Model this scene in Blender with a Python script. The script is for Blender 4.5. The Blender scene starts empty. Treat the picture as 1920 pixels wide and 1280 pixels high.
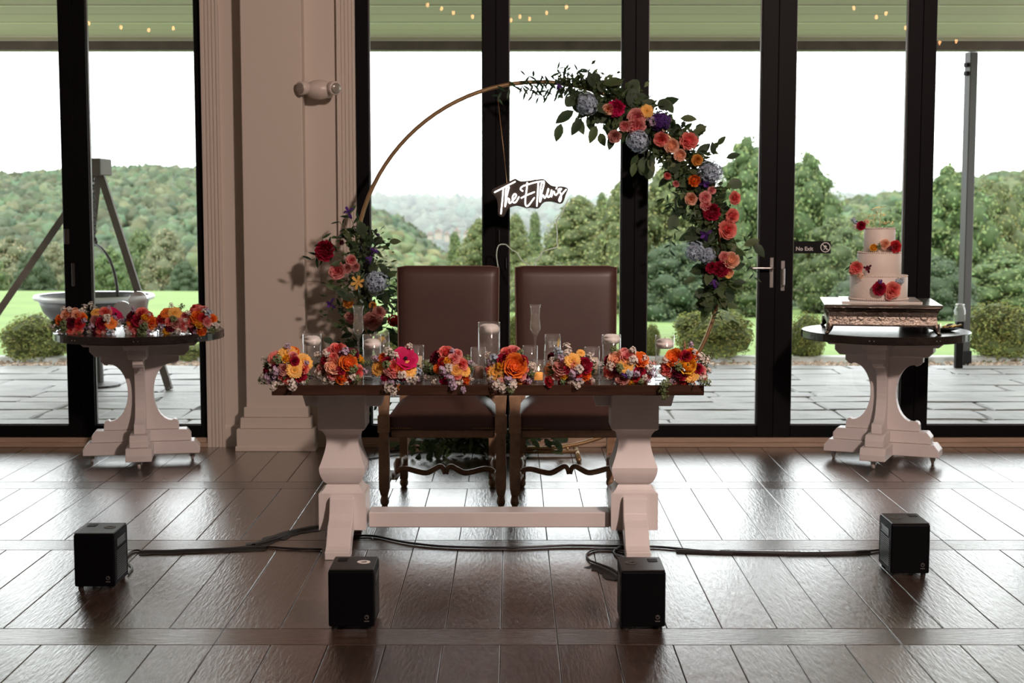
import bpy, bmesh, math, random
from mathutils import Vector, Matrix, Euler
from mathutils.noise import noise as pnoise
PI = math.pi
R = random.Random(7)
C = bpy.context.scene.collection
SC = bpy.context.scene

# ------------------------------------------------------------------ camera, world, light, exposure
F, YH, H = 2800.0, 376.0, 1.54            # focal length in pixels, horizon row, lens height above the floor
TH = math.atan((640 - YH) / F); CT, ST = math.cos(TH), math.sin(TH)
cd = bpy.data.cameras.new('camera'); cam = bpy.data.objects.new('camera', cd); C.objects.link(cam)
cam.location = (0, 0, H); cam.rotation_euler = (PI/2 - TH, 0, 0)
cd.sensor_width = 36; cd.lens = 36*F/1920; cd.clip_end = 6000
cd.dof.use_dof = True; cd.dof.focus_distance = 6.6; cd.dof.aperture_fstop = 4.5
SC.camera = cam
w = bpy.data.worlds.new('world'); SC.world = w; w.use_nodes = True
bg = w.node_tree.nodes['Background']; bg.inputs[0].default_value = (0.95, 0.98, 1.0, 1); bg.inputs[1].default_value = 4.0
def light(name, typ, loc, target, energy, col, **k):
    d = bpy.data.lights.new(name, typ); d.energy = energy; d.color = col
    for a, b in k.items(): setattr(d, a, b)
    o = bpy.data.objects.new(name, d); C.objects.link(o); o.location = loc
    o.rotation_euler = (Vector(target) - Vector(loc)).to_track_quat('-Z', 'Y').to_euler(); return o
light('sun', 'SUN', (-10, -20, 40), (6, 12, 0), 3.2, (1, .93, .8), angle=math.radians(9))
light('ceiling_spot', 'AREA', (2.6, 2.0, 4.1), (-0.6, 7.6, 0.75), 290, (1, .77, .68), shape='SQUARE', size=0.34)
SC.view_settings.view_transform = 'Standard'; SC.view_settings.look = 'None'
SC.view_settings.exposure = 0.0; SC.view_settings.gamma = 1.0; SC.view_settings.use_curve_mapping = False
SC.cycles.transparent_max_bounces = 24; SC.cycles.max_bounces = 8; SC.cycles.use_denoising = True
SC.cycles.sample_clamp_indirect = 6.0

def ray(px, py):
    a, b = (px-960)/F, (640-py)/F
    return Vector((a, CT+b*ST, -ST+b*CT))
def at(px, py, Y):                          # the point of the place at distance Y that the photograph shows at (px, py)
    d = ray(px, py); return Vector((0, 0, H)) + d*(Y/d.y)
def on(px, py, z=0.0):                      # the same on a level surface at height z
    d = ray(px, py); return Vector((0, 0, H)) + d*((z-H)/d.z)
def lin(c):
    return tuple(((v/255+.055)/1.055)**2.4 if v > 10 else v/255/12.92 for v in c)

# ------------------------------------------------------------------ materials
def nd(nt, t, **k):
    n = nt.nodes.new(t)
    for a, b in k.items():
        if a in n.inputs: n.inputs[a].default_value = b
        else: setattr(n, a, b)
    return n
def mat(name, col, rough=.5, metal=0, noise=None, bump=None, spec=.5, trans=0, attr=False, orand=0, emit=None, stretch=None, rvar=0, coat=0):
    m = bpy.data.materials.new(name); m.use_nodes = True; nt = m.node_tree; L = nt.links.new
    b = nt.nodes['Principled BSDF']; out = nt.nodes['Material Output']
    c4 = tuple(col)[:3] + (1,)
    b.inputs['Base Color'].default_value = c4; b.inputs['Roughness'].default_value = rough
    b.inputs['Metallic'].default_value = metal; b.inputs['Specular IOR Level'].default_value = spec
    if coat: b.inputs['Coat Weight'].default_value = coat; b.inputs['Coat Roughness'].default_value = .25
    src = None
    if attr:
        src = nd(nt, 'ShaderNodeAttribute', attribute_name='Col').outputs[0]
    tc = None
    if noise or bump or rvar:
        tc = nd(nt, 'ShaderNodeTexCoord').outputs['Object']
        if orand:                             # every piece gets its own stretch of grain
            oi = nd(nt, 'ShaderNodeObjectInfo'); mu = nd(nt, 'ShaderNodeVectorMath', operation='MULTIPLY_ADD')
            L(oi.outputs['Random'], mu.inputs[0]); mu.inputs[1].default_value = (37, 19, 53); L(tc, mu.inputs[2]); tc = mu.outputs[0]
        if stretch:
            mp = nd(nt, 'ShaderNodeMapping'); mp.inputs['Scale'].default_value = stretch; L(tc, mp.inputs[0]); tc = mp.outputs[0]
    if noise or orand:
        fac = None
        if noise:
            n = nd(nt, 'ShaderNodeTexNoise', Scale=noise[0], Detail=5.0, Roughness=.6); L(tc, n.inputs['Vector'])
            mr = nd(nt, 'ShaderNodeMapRange'); mr.inputs[1].default_value = .25; mr.inputs[2].default_value = .75
            mr.inputs[3].default_value = 1-noise[1]; mr.inputs[4].default_value = 1+noise[1]; L(n.outputs[0], mr.inputs[0]); fac = mr.outputs[0]
        if orand:
            oi = nd(nt, 'ShaderNodeObjectInfo'); mr = nd(nt, 'ShaderNodeMapRange'); mr.inputs[3].default_value = 1-orand; mr.inputs[4].default_value = 1+orand
            L(oi.outputs['Random'], mr.inputs[0])
            if fac is None: fac = mr.outputs[0]
            else:
                mm = nd(nt, 'ShaderNodeMath', operation='MULTIPLY'); L(fac, mm.inputs[0]); L(mr.outputs[0], mm.inputs[1]); fac = mm.outputs[0]
        vm = nd(nt, 'ShaderNodeVectorMath', operation='SCALE')
        if src: L(src, vm.inputs[0])
        else: vm.inputs[0].default_value = c4[:3]
        L(fac, vm.inputs['Scale']); src = vm.outputs[0]
    if src: L(src, b.inputs['Base Color'])
    if rvar:
        n = nd(nt, 'ShaderNodeTexNoise', Scale=6.0, Detail=4.0); L(tc, n.inputs['Vector'])
        mr = nd(nt, 'ShaderNodeMapRange'); mr.inputs[3].default_value = rough-rvar; mr.inputs[4].default_value = rough+rvar
        L(n.outputs[0], mr.inputs[0]); L(mr.outputs[0], b.inputs['Roughness'])
    if bump:
        n = nd(nt, 'ShaderNodeTexNoise', Scale=bump[0], Detail=6.0, Roughness=.6); L(tc, n.inputs['Vector'])
        bp = nd(nt, 'ShaderNodeBump', Strength=bump[1], Distance=bump[2] if len(bump) > 2 else .01); L(n.outputs[0], bp.inputs['Height']); L(bp.outputs[0], b.inputs['Normal'])
        if coat: L(bp.outputs[0], b.inputs['Coat Normal'])
    if emit:
        b.inputs['Emission Color'].default_value = tuple(emit[0]) + (1,); b.inputs['Emission Strength'].default_value = emit[1]
    if trans:
        t = nd(nt, 'ShaderNodeBsdfTranslucent'); t.inputs[0].default_value = c4
        if src: L(src, t.inputs[0])
        mx = nd(nt, 'ShaderNodeMixShader'); mx.inputs[0].default_value = trans
        L(b.outputs[0], mx.inputs[1]); L(t.outputs[0], mx.inputs[2]); L(mx.outputs[0], out.inputs[0])
    return m
def glass(name, ior=1.5, tint=(1, 1, 1), gain=1.0, rough=0.0, haze=0.0, hazecol=(1, 1, 1)):
    m = bpy.data.materials.new(name); m.use_nodes = True; nt = m.node_tree; L = nt.links.new
    nt.nodes.remove(nt.nodes['Principled BSDF']); out = nt.nodes['Material Output']
    fr = nd(nt, 'ShaderNodeFresnel', IOR=ior); ge = nd(nt, 'ShaderNodeNewGeometry')
    sub = nd(nt, 'ShaderNodeMath', operation='MULTIPLY_ADD'); L(ge.outputs['Backfacing'], sub.inputs[0]); sub.inputs[1].default_value = -gain; sub.inputs[2].default_value = gain
    mu = nd(nt, 'ShaderNodeMath', operation='MULTIPLY', use_clamp=True); L(fr.outputs[0], mu.inputs[0]); L(sub.outputs[0], mu.inputs[1])
    tr = nd(nt, 'ShaderNodeBsdfTransparent'); tr.inputs[0].default_value = tint + (1,)
    gl = nd(nt, 'ShaderNodeBsdfGlossy'); gl.inputs['Roughness'].default_value = rough
    base = tr.outputs[0]
    if haze:
        df = nd(nt, 'ShaderNodeBsdfDiffuse'); df.inputs[0].default_value = hazecol + (1,)
        m2 = nd(nt, 'ShaderNodeMixShader'); m2.inputs[0].default_value = haze; L(base, m2.inputs[1]); L(df.outputs[0], m2.inputs[2]); base = m2.outputs[0]
    mx = nd(nt, 'ShaderNodeMixShader'); L(mu.outputs[0], mx.inputs[0]); L(base, mx.inputs[1]); L(gl.outputs[0], mx.inputs[2]); L(mx.outputs[0], out.inputs[0])
    return m
M = {}
M['wall'] = mat('wall_paint', (.62, .55, .48), .6, bump=(60, .06, .004))
M['ceiling'] = mat('ceiling_paint', (.5, .47, .43), .8)
M['backwall'] = mat('back_wall_paint', (.36, .31, .27), .8)
M['frame'] = mat('black_aluminium', (.004, .0036, .0045), .5, spec=.1)
M['gasket'] = mat('grey_gasket', (.10, .095, .09), .4)
M['floor'] = mat('dark_oak', (.050, .030, .022), .25, noise=(7, .55), bump=(15, .35, .006), orand=.28, stretch=(6, .9, 6), rvar=.06, spec=.95, coat=1.0)
M['floorx'] = mat('dark_oak_crosswise', (.050, .030, .022), .25, noise=(7, .55), bump=(15, .35, .006), orand=.22, stretch=(.9, 6, 6), rvar=.06, spec=.95, coat=1.0)
M['joint'] = mat('floor_joint', (.012, .008, .006), .8)
M['sill'] = mat('sill_wood', (.42, .30, .22), .5, noise=(5, .2), stretch=(.6, 8, 8))
M['white'] = mat('white_wood_paint', (.70, .65, .635), .36, noise=(4, .07), bump=(18, .10, .004), stretch=(1, 1, .4))
M['rub'] = mat('worn_edge', (.16, .10, .07), .7)
M['top'] = mat('walnut_top', (.045, .022, .014), .17, noise=(5, .5), stretch=(.7, 8, 8), bump=(10, .06, .003))
M['blacktop'] = mat('black_tabletop', (.018, .014, .012), .2, noise=(6, .4), bump=(12, .08, .003), stretch=(.6, 8, 8))
M['leather'] = mat('brown_leather', (.066, .031, .025), .45, noise=(3, .12), bump=(90, .12, .002))
M['piping'] = mat('leather_piping', (.16, .10, .075), .5)
M['carved'] = mat('carved_wood', (.27, .165, .095), .42, noise=(14, .45), bump=(38, .35, .006))
M['brass'] = mat('aged_brass', (.45, .28, .12), .35, 1.0)
M['hoop'] = mat('gold_hoop', (.47, .31, .16), .38, .75, noise=(9, .15))
M['steel'] = mat('steel', (.5, .49, .47), .3, 1.0)
M['silver'] = mat('embossed_silver', (.23, .195, .165), .25, 1.0, bump=(45, .8, .006), noise=(40, .3))
M['silverplain'] = mat('plain_silver', (.62, .57, .5), .22, 1.0)
M['gold'] = mat('gold_metal', (.85, .58, .22), .25, 1.0)
M['rubber'] = mat('black_rubber', (.012, .012, .013), .55)
M['wheel'] = mat('clear_wheel', (.5, .46, .43), .3)
M['box'] = mat('black_plastic', (.002, .002, .003), .55, spec=.08, bump=(300, .1, .001))
M['boxtop'] = mat('black_plastic_lid', (.016, .014, .013), .36, noise=(20, .3))
M['tape'] = mat('gaffer_tape', (.014, .014, .015), .5, bump=(30, .3, .004))
M['cord'] = mat('black_cord', (.012, .012, .013), .4)
M['whitecord'] = mat('white_cord', (.93, .97, .9), .4, trans=.7)
M['print'] = mat('white_print', (.75, .73, .7), .6)
M['greyprint'] = mat('grey_print', (.075, .07, .068), .6)
M['plate'] = mat('sign_black', (.006, .006, .007), .5, spec=.12)
M['plastic'] = mat('cream_plastic', (.66, .58, .52), .35)
M['lens'] = mat('lamp_lens', (.42, .38, .34), .15, .5, bump=(120, .5, .003))
M['petal'] = mat('petal', (.8, .3, .2), .6, attr=True, trans=.22, spec=.25)
M['leaf'] = mat('leaf', (.035, .07, .03), .5, attr=True, trans=.25, spec=.25)
M['wax'] = mat('white_wax', (.93, .89, .85), .5)
M['pinkwax'] = mat('blush_wax', (.72, .42, .30), .5)
M['creamwax'] = mat('cream_wax', (.80, .62, .42), .5)
M['ambwax'] = mat('lit_amber_wax', (.85, .42, .10), .5, emit=((1, .36, .06), .5))
M['flame'] = mat('flame', (1, .7, .3), .5, emit=((1, .6, .22), 14))
M['china'] = mat('white_china', (.72, .69, .66), .2)
M['lemon'] = mat('lemon', (.85, .55, .06), .4)
M['icing'] = mat('icing', (.80, .71, .64), .55, bump=(30, .05, .004))
M['neon'] = mat('neon_tube', (1, 1, 1), .4, emit=((1, .97, .93), 3.2))
M['acrylic'] = mat('smoky_acrylic', (.055, .043, .038), .12, spec=.6)
M['stone'] = mat('stamped_concrete', (.255, .255, .25), .5, noise=(3.2, .28), bump=(5, .55, .03), orand=.12)
M['grout'] = mat('patio_joint', (.16, .155, .15), .8)
M['gravel'] = mat('gravel', (.36, .28, .21), .9, attr=True)
M['kerb'] = mat('pale_kerb', (.52, .52, .5), .7, noise=(4, .1))
M['grass'] = mat('lawn_grass', (.115, .185, .045), .9, noise=(.6, .22), bump=(40, .5, .03))
M['soffit'] = mat('sage_soffit', (.50, .47, .34), .6, orand=.03)
M['soffit_lit'] = mat('soffit_lit_edge', (.66, .68, .46), .6)  # paler colour paints the light caught on soffit groove edges
M['beam'] = mat('grey_brown_beam', (.13, .10, .085), .5, noise=(6, .3))
M['post'] = mat('porch_post_paint', (.045, .042, .04), .3)
M['fol'] = mat('foliage', (.09, .16, .04), .7, attr=True, trans=.3, noise=(.35, .3))
M['bark'] = mat('bark', (.09, .07, .05), .9, noise=(8, .4))
M['soil'] = mat('woodland_floor', (.06, .09, .03), 1, noise=(.2, .3))
M['iron'] = mat('dark_iron', (.05, .046, .042), .5, .4, noise=(7, .3))
M['timber'] = mat('weathered_timber', (.12, .10, .085), .7, noise=(5, .3))
M['bowl'] = mat('grey_bowl', (.10, .105, .11), .45, .2, noise=(6, .3))
M['rim'] = mat('bright_rim', (.78, .8, .82), .4, .3)
M['bulb'] = mat('warm_bulb', (1, .7, .4), .3, emit=((1, .45, .17), 24))
M['pale'] = mat('pale_render', (.30, .26, .235), .8)
M['roof'] = mat('grey_roof', (.2, .15, .14), .8)
M['pane'] = glass('window_glass', 1.62, (.985, .995, .985))
M['thin'] = glass('thin_glass', 1.45, (.996, .998, .996), 1.9, .02, .045, (.85, .85, .83))
M['water'] = glass('water', 1.33, (.985, .99, .985), 1.05, .03, .02, (.7, .7, .65))
M['champ'] = glass('sparkling_wine', 1.33, (.95, .93, .88), 1.05, .05, .05, (.7, .68, .62))
M['crystal'] = glass('crystal', 1.6, (.92, .93, .93), 1.5, .12, .38, (.62, .63, .62))

# ------------------------------------------------------------------ mesh helpers
class MB:
    def __init__(s): s.v = []; s.f = []; s.c = []; s.mi = []; s.has = False
    def add(s, vs, fs, col=None, mi=0):
        n = len(s.v); s.v += [tuple(p) for p in vs]; s.f += [tuple(i+n for i in f) for f in fs]; s.mi += [mi]*len(fs)
        if col is not None: s.has = True
        if isinstance(col, list): s.c += col
        else: s.c += [col or (1, 1, 1)]*len(vs)
        return s
    def merge(s, o, mx=None):
        vs = o.v if mx is None else [tuple(mx @ Vector(p)) for p in o.v]
        n = len(s.v); s.v += vs; s.f += [tuple(i+n for i in f) for f in o.f]; s.mi += o.mi; s.c += o.c; s.has = s.has or o.has
        return s
    def mesh(s, name, mats, smooth=False):
        me = bpy.data.meshes.new(name); me.from_pydata(s.v, [], s.f)
        for m in (mats if isinstance(mats, (list, tuple)) else [mats]): me.materials.append(M[m] if isinstance(m, str) else m)
        if any(s.mi): me.polygons.foreach_set('material_index', s.mi)
        if s.has:
            a = me.color_attributes.new('Col', 'FLOAT_COLOR', 'POINT')
            a.data.foreach_set('color', [x for c in s.c for x in (c[0], c[1], c[2], 1.0)])
        if smooth: me.polygons.foreach_set('use_smooth', [True]*len(me.polygons))
        me.update(); return me
    def build(s, name, mats, parent=None, smooth=False, kind=None, label=None):
        return link(name, s.mesh(name, mats, smooth), parent, kind=kind, label=label)
def link(name, me, parent=None, loc=(0, 0, 0), rot=None, kind=None, label=None, scale=None):
    o = bpy.data.objects.new(name, me); C.objects.link(o); o.location = loc
    if rot is not None: o.rotation_mode = 'QUATERNION'; o.rotation_quaternion = rot
    if scale: o.scale = (scale,)*3 if isinstance(scale, (int, float)) else scale
    if parent: o.parent = parent
    if kind: o['kind'] = kind
    if label: o['label'] = label
    return o
def thing(name, label, cat, loc=(0, 0, 0), rz=0, group=None):
    o = bpy.data.objects.new(name, None); C.objects.link(o); o.location = loc; o.rotation_euler = (0, 0, rz)
    o.empty_display_size = .05
    return tag(o, label, cat, group)
def tag(o, label, cat, group=None):
    o['label'] = label; o['category'] = cat
    if group: o['group'] = group
    return o
def struct(name, loc=(0, 0, 0)):
    o = bpy.data.objects.new(name, None); C.objects.link(o); o.location = loc; o['kind'] = 'structure'; o.empty_display_size = .05; return o
def copy_tree(o, parent=None):
    c = o.copy(); C.objects.link(c)
    if parent: c.parent = parent
    for ch in o.children: copy_tree(ch, c)
    return c
BOXF = [(0, 3, 2, 1), (4, 5, 6, 7), (0, 1, 5, 4), (1, 2, 6, 5), (2, 3, 7, 6), (3, 0, 4, 7)]
def box(lo, hi, mb=None, mi=0, col=None):
    (a, b, c), (d, e, f) = lo, hi; mb = mb or MB()
    return mb.add([(a, b, c), (d, b, c), (d, e, c), (a, e, c), (a, b, f), (d, b, f), (d, e, f), (a, e, f)], BOXF, col, mi)
def rbox(lo, hi, r=.004, seg=1, mb=None, mi=0):
    bm = bmesh.new(); bmesh.ops.create_cube(bm, size=1)
    for v in bm.verts: v.co = Vector([(lo[i]+hi[i])/2 + v.co[i]*(hi[i]-lo[i]) for i in range(3)])
    bmesh.ops.bevel(bm, geom=bm.edges[:], offset=r, segments=seg, affect='EDGES', profile=.5)
    mb = mb or MB(); mb.add([v.co[:] for v in bm.verts], [[v.index for v in f.verts] for f in bm.faces], None, mi)
    bm.free(); return mb
def prism(poly, axis, a, b, mb=None, mi=0, bev=0):
    # poly: 2D points; axis 'x': (y,z) extruded along x; 'y': (x,z) along y; 'z': (x,y) along z
    def P(p, t): return {'x': (t, p[0], p[1]), 'y': (p[0], t, p[1]), 'z': (p[0], p[1], t)}[axis]
    bm = bmesh.new()
    A = [bm.verts.new(P(p, a)) for p in poly]; B = [bm.verts.new(P(p, b)) for p in poly]; n = len(poly)
    bm.faces.new(A[::-1]); bm.faces.new(B)
    for i in range(n): bm.faces.new((A[i], A[(i+1) % n], B[(i+1) % n], B[i]))
    bmesh.ops.recalc_face_normals(bm, faces=bm.faces[:])
    if bev: bmesh.ops.bevel(bm, geom=bm.edges[:], offset=bev, segments=1, affect='EDGES')
    bm.verts.index_update(); mb = mb or MB(); mb.add([v.co[:] for v in bm.verts], [[v.index for v in f.verts] for f in bm.faces], None, mi)
    bm.free(); return mb
def lathe(prof, n=24, mb=None, mi=0, c=(0, 0), caps=True, ph=0):
    mb = mb or MB(); vs = []; fs = []
    for r, z in prof:
        for k in range(n): a = ph+2*PI*k/n; vs.append((c[0]+r*math.cos(a), c[1]+r*math.sin(a), z))
    m = len(prof)
    for j in range(m-1):
        for k in range(n): k2 = (k+1) % n; fs.append((j*n+k, j*n+k2, (j+1)*n+k2, (j+1)*n+k))
    if caps: fs.append(tuple(range(n))[::-1]); fs.append(tuple((m-1)*n+k for k in range(n)))
    return mb.add(vs, fs, None, mi)
def sqlathe(prof, mb=None):                 # a square turned profile: (half width, z)
    return lathe([(r*math.sqrt(2), z) for r, z in prof], 4, mb, ph=PI/4)
def tube(pts, r, n=8, mb=None, mi=0, closed=False, col=None, sq=1.0):
    pts = [Vector(p) for p in pts]; m = len(pts); mb = mb or MB(); vs = []; fs = []; up = None
    rs = r if isinstance(r, (list, tuple)) else [r]*m
    for i, p in enumerate(pts):
        t = (pts[(i+1) % m] - pts[i-1]) if closed else (pts[min(i+1, m-1)] - pts[max(i-1, 0)])
        if t.length < 1e-9: t = Vector((0, 0, 1))
        t.normalize()
        if up is None: up = Vector((0, 0, 1)) if abs(t.z) < .9 else Vector((1, 0, 0))
        x = up - t*up.dot(t)
        if x.length < 1e-6: x = t.orthogonal()
        x.normalize(); up = x; y = t.cross(x)
        for k in range(n):
            a = 2*PI*(k+.5)/n; vs.append(p + (x*math.cos(a) + y*math.sin(a)*sq)*rs[i])
    for i in range(m if closed else m-1):
        for k in range(n):
            k2 = (k+1) % n; j = (i+1) % m; fs.append((i*n+k, i*n+k2, j*n+k2, j*n+k))
    if not closed: fs.append(tuple(range(n))[::-1]); fs.append(tuple((m-1)*n+k for k in range(n)))
    return mb.add(vs, fs, col, mi)
def smooth(pts, k=6, closed=False):
    P = [Vector(p) for p in pts]; n = len(P); out = []
    for i in range(n if closed else n-1):
        g = (lambda j: P[j % n]) if closed else (lambda j: P[max(0, min(n-1, j))])
        a, b, c, d = g(i-1), g(i), g(i+1), g(i+2)
        for s in range(k):
            t = s/k; out.append(.5*((2*b) + (c-a)*t + (2*a-5*b+4*c-d)*t*t + (3*b-a-3*c+d)*t**3))
    if not closed: out.append(P[-1])
    return out
def ico(sub, r=1.0):
    bm = bmesh.new(); bmesh.ops.create_icosphere(bm, subdivisions=sub, radius=r)
    d = ([v.co.copy() for v in bm.verts], [[v.index for v in f.verts] for f in bm.faces]); bm.free(); return d
ICO1, ICO2, ICO3 = ico(1), ico(2), ico(3)
def ball(c, r, mb, src=ICO2, col=None, jit=0, mi=0):
    r = r if isinstance(r, (tuple, list, Vector)) else (r, r, r); o = R.random()*50; vs = []
    for v in src[0]:
        k = 1 + (jit*pnoise(v*2.2+Vector((o, o, o))) if jit else 0)
        vs.append((c[0]+v.x*r[0]*k, c[1]+v.y*r[1]*k, c[2]+v.z*r[2]*k))
    return mb.add(vs, src[1], col, mi)
def jc(c, a):
    k = 1 + R.uniform(-a, a); return (c[0]*k, c[1]*k*(1+R.uniform(-a, a)*.3), c[2]*k)
def quat(d, up='Y'): return Vector(d).normalized().to_track_quat('Z', up)

# ------------------------------------------------------------------ setting: floor
GAP = .0014
fl = struct('floor')
box((-5.0, -3.2, -.06), (5.0, 9.3, -.006)).build('floor_base', 'joint', fl)
def plank_mesh(name, lx, ly, m):
    g, b = GAP, .0022; mb = MB(); x, y = lx/2-g, ly/2-g
    vs = []
    for z, i in ((-.006, 0), (-b*.6, 0), (0, b)):
        vs += [(-x+i, -y+i, z), (x-i, -y+i, z), (x-i, y-i, z), (-x+i, y-i, z)]
    fs = [(8, 9, 10, 11)]
    for j in (0, 4):
        for k in range(4): fs.append((j+k, j+(k+1) % 4, j+4+(k+1) % 4, j+4+k))
    return mb.add(vs, fs).mesh(name, m)
rows = [(3.86, 5.08), (5.279, 6.501), (6.69, 7.912), (8.11, 9.30)]
for a, b in rows:
    me = plank_mesh('floor_plank', .2, b-a, 'floor')
    for k in range(-19, 19): link('floor_plank', me, fl, (.16+.2*k+.1, (a+b)/2, 0))
for a, b in ((5.08, 5.279), (6.501, 6.69), (7.912, 8.11)):
    me = plank_mesh('cross_plank', 1.2, b-a, 'floorx')
    for k in range(-4, 4): link('cross_plank', me, fl, (.16+1.2*k+.6 - (.6 if a == 6.501 else 0), (a+b)/2, 0))
o = box((-5, -3.2, -.0055), (5, 3.86, -.002)).build('floor_behind_camera', 'floor', fl)
for sx in (-1, 1): box((sx*3.8 if sx > 0 else -5, 3.86, -.0055), (5 if sx > 0 else -3.64, 9.3, -.002)).build('floor_side_strip', 'floor', fl)
# ceiling and walls out of frame close the room
WY = 9.30                                    # room face of the front wall
box((-5.1, -3.3, 4.3), (5.1, 9.6, 4.45)).build('ceiling', 'ceiling', kind='structure')
box((-5.1, -3.3, -.05), (-5.0, 9.6, 4.3)).build('wall_left', 'backwall', kind='structure')
box((5.0, -3.3, -.05), (5.1, 9.6, 4.3)).build('wall_right', 'backwall', kind='structure')
box((-5.0, -3.3, -.05), (5.0, -3.2, 4.3)).build('wall_back', 'backwall', kind='structure')
HEAD = 2.95
wf = struct('wall_front')
box((-5, WY, HEAD), (5, WY+.22, 4.3)).build('header', 'wall', wf)
box((-1.908, WY, 0), (-.964, WY+.22, HEAD)).build('pier', 'wall', wf)
for a, b in ((-16, -5.1), (5.1, 16)): box((a, WY, -.5), (b, WY+.22, 4.45)).build('unseen_outer_wall', 'backwall', wf)  # unseen facade ends, added to darken what the porch post reflects
for a, b in ((-5, -4.62), (4.62, 5)): box((a, WY, 0), (b, WY+.22, HEAD)).build('end_pier', 'wall', wf)
# fluted casings beside the pier
for n, (x0, x1) in enumerate(((-1.909, -1.80), (-1.075, -.964))):
    t = struct('trim_%d' % (n+1))
    prof = [(x0, WY+.01), (x0, WY-.03)]
    k = 4; wd = (x1-x0)
    for i in range(k):
        u0 = x0+wd*(.10+.8*i/k); u1 = x0+wd*(.10+.8*(i+1)/k)
        prof += [(u0+.004, WY-.03), (u0+.008, WY-.022), (u1-.008, WY-.022), (u1-.004, WY-.03)]
    prof += [(x1, WY-.03), (x1, WY+.01)]
    prism(prof, 'z', 0, HEAD).build('casing', 'wall', t)
# pilaster
pl = struct('pilaster')
PX0, PX1, PY = -1.645, -1.276, WY-.13
rbox((PX0, PY, 0), (PX1, WY+.02, 3.6), .004).build('shaft', 'wall', pl)
prof = [(0, .275), (.006, .27), (.012, .205), (.02, .20), (.026, .195)]
def ring(lo, hi, e, name):
    return rbox((PX0-e, PY-e, lo), (PX1+e, WY+.01, hi), .003).build(name, 'wall', pl)
ring(.205, .268, .014, 'base_moulding'); ring(.138, .204, .034, 'base_moulding'); ring(.012, .137, .055, 'plinth'); ring(0, .03, .063, 'plinth_foot')
for nm, x0, x1 in (('baseboard_left', -1.80, PX0-.056), ('baseboard_right', PX1+.056, -1.075)):
    prism([(WY+.005, 0), (WY-.018, 0), (WY-.018, .115), (WY-.012, .13), (WY-.004, .137), (WY+.005, .137)], 'x', x0, x1).build(nm, 'wall', kind='structure')

# ------------------------------------------------------------------ windows and doors
def sill(n, x0, x1):
    t = struct('trim_%d' % n)
    rbox((x0, WY-.035, 0), (x1, WY+.01, .026), .003).build('sill_step', 'sill', t)
    rbox((x0, WY-.012, .026), (x1, WY+.20, .056), .003).build('threshold', 'sill', t)
sill(3, -4.62, -1.911); sill(4, -.962, 4.62)
# black perimeter jambs
GY = WY+.05                                  # glass plane
def panel(name, x0, x1, st0, st1, hinge=None):
    """one glazed leaf between x0 and x1: stiles of width st0 / st1, rails, glazing beads and a pane"""
    t = struct(name)
    z0, z1 = .056, HEAD; f0, f1 = WY+.008, WY+.085
    rbox((x0, f0, z0), (x0+st0, f1, z1), .003).build('stile', 'frame', t)
    rbox((x1-st1, f0, z0), (x1, f1, z1), .003).build('stile', 'frame', t)
    rbox((x0+st0, f0, z0), (x1-st1, f1, .132), .003).build('bottom_rail', 'frame', t)
    rbox((x0+st0, f0, z1-.12), (x1-st1, f1, z1), .003).build('top_rail', 'frame', t)
    gx0, gx1 = x0+st0, x1-st1
    g = MB(); e = .007
    for a, b in (((gx0, GY-.014, .132), (gx0+e, GY+.014, z1-.12)), ((gx1-e, GY-.014, .132), (gx1, GY+.014, z1-.12)),
                 ((gx0+e, GY-.014, .132), (gx1-e, GY+.014, .132+e)), ((gx0+e, GY-.014, z1-.12-e), (gx1-e, GY+.014, z1-.12))): box(a, b, g)
    g.build('glazing_bead', 'gasket', t)
    box((gx0+.002, GY-.003, .134), (gx1-.002, GY+.003, z1-.122)).build('pane', 'pane', t)
    return t
mulls = [-3.62, -2.708, -1.908]
p0 = panel('window_1', -4.62, -3.62, .06, .083)
p1 = panel('window_2', -3.62, -2.708, .083, .083)
p2 = panel('window_3', -2.708, -1.911, .084, .046)
w1 = panel('window_4', -.962, -.10, .078, .08)
w2 = panel('window_5', -.10, .761, .08, .08)
d1 = panel('door_1', .761, 1.641, .08, .10)
d2 = panel('door_2', 1.641, 2.526, .11, .085)
w3 = panel('window_6', 2.526, 3.46, .085, .085)
w4 = panel('window_7', 3.46, 4.62, .085, .08)
# ironmongery
def lever(t, x, z, dirx, long):
    yf = WY+.008
    rbox((x-.013, yf-.008, z-.115), (x+.013, yf, z+.075), .003).build('handle_plate', 'steel', t, label='brushed steel handle plate')
    if long:
        mb = MB(); tube([(x, yf, z+.01), (x, yf-.05, z+.01)], .009, 10, mb)
        tube(smooth([(x, yf-.05, z+.01), (x+dirx*.03, yf-.052, z+.01), (x+dirx*.145, yf-.05, z+.01)], 4), .008, 10, mb)
        mb.build('door_lever', 'steel', t, smooth=True, label='brushed steel door lever')
    else:
        mb = MB(); tube([(x, yf, z+.02), (x, yf-.03, z+.02)], .008, 8, mb); rbox((x-.009, yf-.04, z-.08), (x+.009, yf-.026, z+.03), .004, 1, mb)
        mb.build('pull_handle', 'steel', t, label='short steel pull handle')
hz = at(1447, 505, WY).z
lever(d1, at(1447, 505, WY).x, hz, -1, True); lever(d2, at(1468, 505, WY).x, hz-.02, 1, False)
def bolt(t, px, py0, py1, w=.018):
    a, b = at(px, py0, WY+.008), at(px, py1, WY+.008)
    rbox((a.x-w/2, WY-.018, b.z), (a.x+w/2, WY+.008, a.z), .004).build('folding_handle', 'iron', t)
bolt(p2, 138, 493, 537); bolt(p1, 126, 429, 458, .03); bolt(w2, 949, 482, 503, .006); bolt(w2, 936, 430, 455, .006)

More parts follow.
